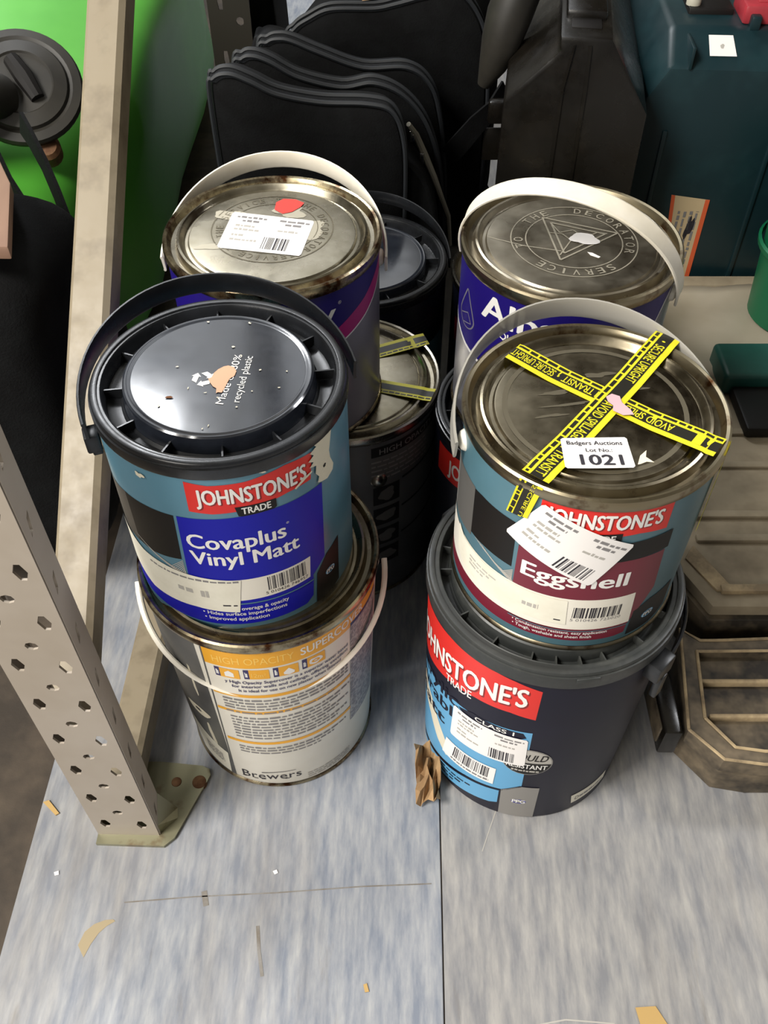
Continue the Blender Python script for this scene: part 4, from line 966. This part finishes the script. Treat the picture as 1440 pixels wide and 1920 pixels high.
o = fixn(mb.build('black_soft_bag', smooth=80)); tag(o, 'crumpled black fabric bag slumped against the front of the green sack', 'bag')
mb = MB(); ribbon(mb, [(-.380, .945, .398), (-.362, .912, .398), (-.347, .89, .380), (-.336, .872, .358), (-.325, .85, .34)], .022, .004, 'black_fabric', Vector((.5, -.6, .6)))
ribbon(mb, [(-.415, .935, .398), (-.400, .905, .388), (-.386, .885, .365), (-.370, .868, .345), (-.36, .85, .33)], .016, .004, 'black_fabric', Vector((.5, -.6, .6)))
o2 = fixn(mb.build('strap', o))
bd = empty('suction_disc', (-.408, 1.045, .392), 'round black plastic disc with a tubular handle on top of the green sack', 'disc', rot=(R_(38), R_(14), 0))
mb = MB(); mb.lathe([(.0001, -.012), (.06, -.012), (.066, -.008), (.067, -.002), (.065, .002), (.056, .004), (.052, .002), (.050, .006), (.036, .010), (.034, .008), (.0001, .009)], 'disc_black', 48); mb.build('plate', bd)
mb = MB(); mb.tube([(-.014, .024, .009), (.004, .006, .011), (.022, -.014, .010)], [.009, .011, .008], 'black_print', 10); mb.build('slot', bd)
mb = MB(); mb.tube([(-.018, -.02, .005), (-.03, -.035, .03), (-.045, -.05, .045), (-.08, -.075, .05)], [.024, .024, .022, .021], 'disc_black', 18); mb.build('tube_handle', bd)
mb = MB(); mb.lathe([(.0001, .006), (.012, .005), (.016, 0), (.016, -.02)], 'rust', 18, Matrix.Translation((.034, -.056, -.016))); mb.build('end_cap', bd)
mb = MB(); poly_prism(mb, [(-.8, .66), (-.30, .645), (-.325, .745), (-.353, .80), (-.8, .85)], .428, .440, 'wood', .002); o = mb.build('plank', smooth=30); tag(o, 'brown wooden plank end at the left edge of the photo', 'plank')

# ------------------------------------------------------------------ scraps on the floor
def crumple(name, loc, sx, sy, sz, m, seed, label, cat):
    rnd = random.Random(seed); mb = MB(); n = 6; v = []; f = []
    for j in range(n+1):
        for i in range(n+1): v.append(((i/n-.5)*sx + rnd.uniform(-.06, .06)*sx, (j/n-.5)*sy + rnd.uniform(-.06, .06)*sy, rnd.random()*sz + .0006))
    for j in range(n):
        for i in range(n):
            a = j*(n+1)+i; f += [(a, a+1, a+n+2), (a, a+n+2, a+n+1)]
    mb.add(v, f, m); o = mb.build(name, smooth=0, loc=loc); s_ = o.modifiers.new('s', 'SOLIDIFY'); s_.thickness = .0006
    return tag(o, label, cat)
crumple('paper_scrap', (.042, .402, .0024), .022, .062, .026, 'brown_paper', 3, 'crumpled scrap of brown paper at the foot of the navy tub', 'paper scrap')
def flat(name, pts, m, label, cat, z=.0026, th=.0006):
    cx = sum(p[0] for p in pts)/len(pts); cy = sum(p[1] for p in pts)/len(pts)
    mb = MB(); poly_prism(mb, [(x-cx, y-cy) for x, y in pts], 0, th, m, 0); return tag(mb.build(name, smooth=0, loc=(cx, cy, z)), label, cat)
flat('tape_scrap', [(.209, .199), (.226, .2), (.2335, .186), (.211, .186)], 'tan_tape', 'scrap of tan packing tape at the bottom edge of the photo', 'tape scrap')
flat('leaf_scrap', [(-.251, .468), (-.243, .474), (-.236, .470), (-.243, .462)], 'leaf_brown', 'tiny brown leaf on the floor behind the racking foot', 'leaf')
flat('wood_splinter', [(-.327, .377), (-.322, .379), (-.309, .366), (-.312, .364)], 'tan_tape', 'thin wood splinter on the floor left of the racking foot', 'splinter', th=.0015)
flat('paint_flake', [(-.1015, .3115), (-.098, .313), (-.0965, .310), (-.0995, .3085)], 'paper_white', 'small white flake on the floor below the yellow and white tin', 'flake')
flat('paint_flake', [(-.0175, .2165), (-.0145, .2175), (-.0125, .211), (-.016, .2105)], 'tan_tape', 'small tan flake on the floor near the bottom centre of the photo', 'flake')
flat('paint_flake', [(-.301, .3105), (-.297, .312), (-.296, .3085), (-.2995, .3075)], 'paper_white', 'small white flake on the floor below the racking foot', 'flake')
st = Decal(lambda x, y, l: (x, y, .00245 + .0002*l))
st.band([(-.2655, .248), (-.262, .259), (-.255, .2655), (-.246, .269), (-.239, .2695)], [(-.2585, .238), (-.2545, .249), (-.2495, .258), (-.2435, .264), (-.237, .268)], 'stain_tan', 0)
o = st.build('floor_stain', fl); o['label'] = 'tan paint stain'
for name, pts, wd, m in (('scratch', [(-.232, .284), (-.17, .289), (-.096, .2925), (-.02, .298), (.043, .3005)], .0011, 'stain_brown'), ('scuff', [(-.111, .264), (-.108, .243), (-.1035, .223)], .003, 'stain_brown'),
        ('scuff', [(-.162, .294), (-.1585, .281)], .005, 'stain_brown'), ('scratch', [(.108, .372), (.097, .345), (.091, .33)], .0009, 'ink_faint'), ('scratch', [(.12, .185), (.15, .19), (.19, .187)], .0012, 'ink_faint')):
    st.mb = MB(); st.stroke(pts, wd, m, 0); st.build(name, fl)
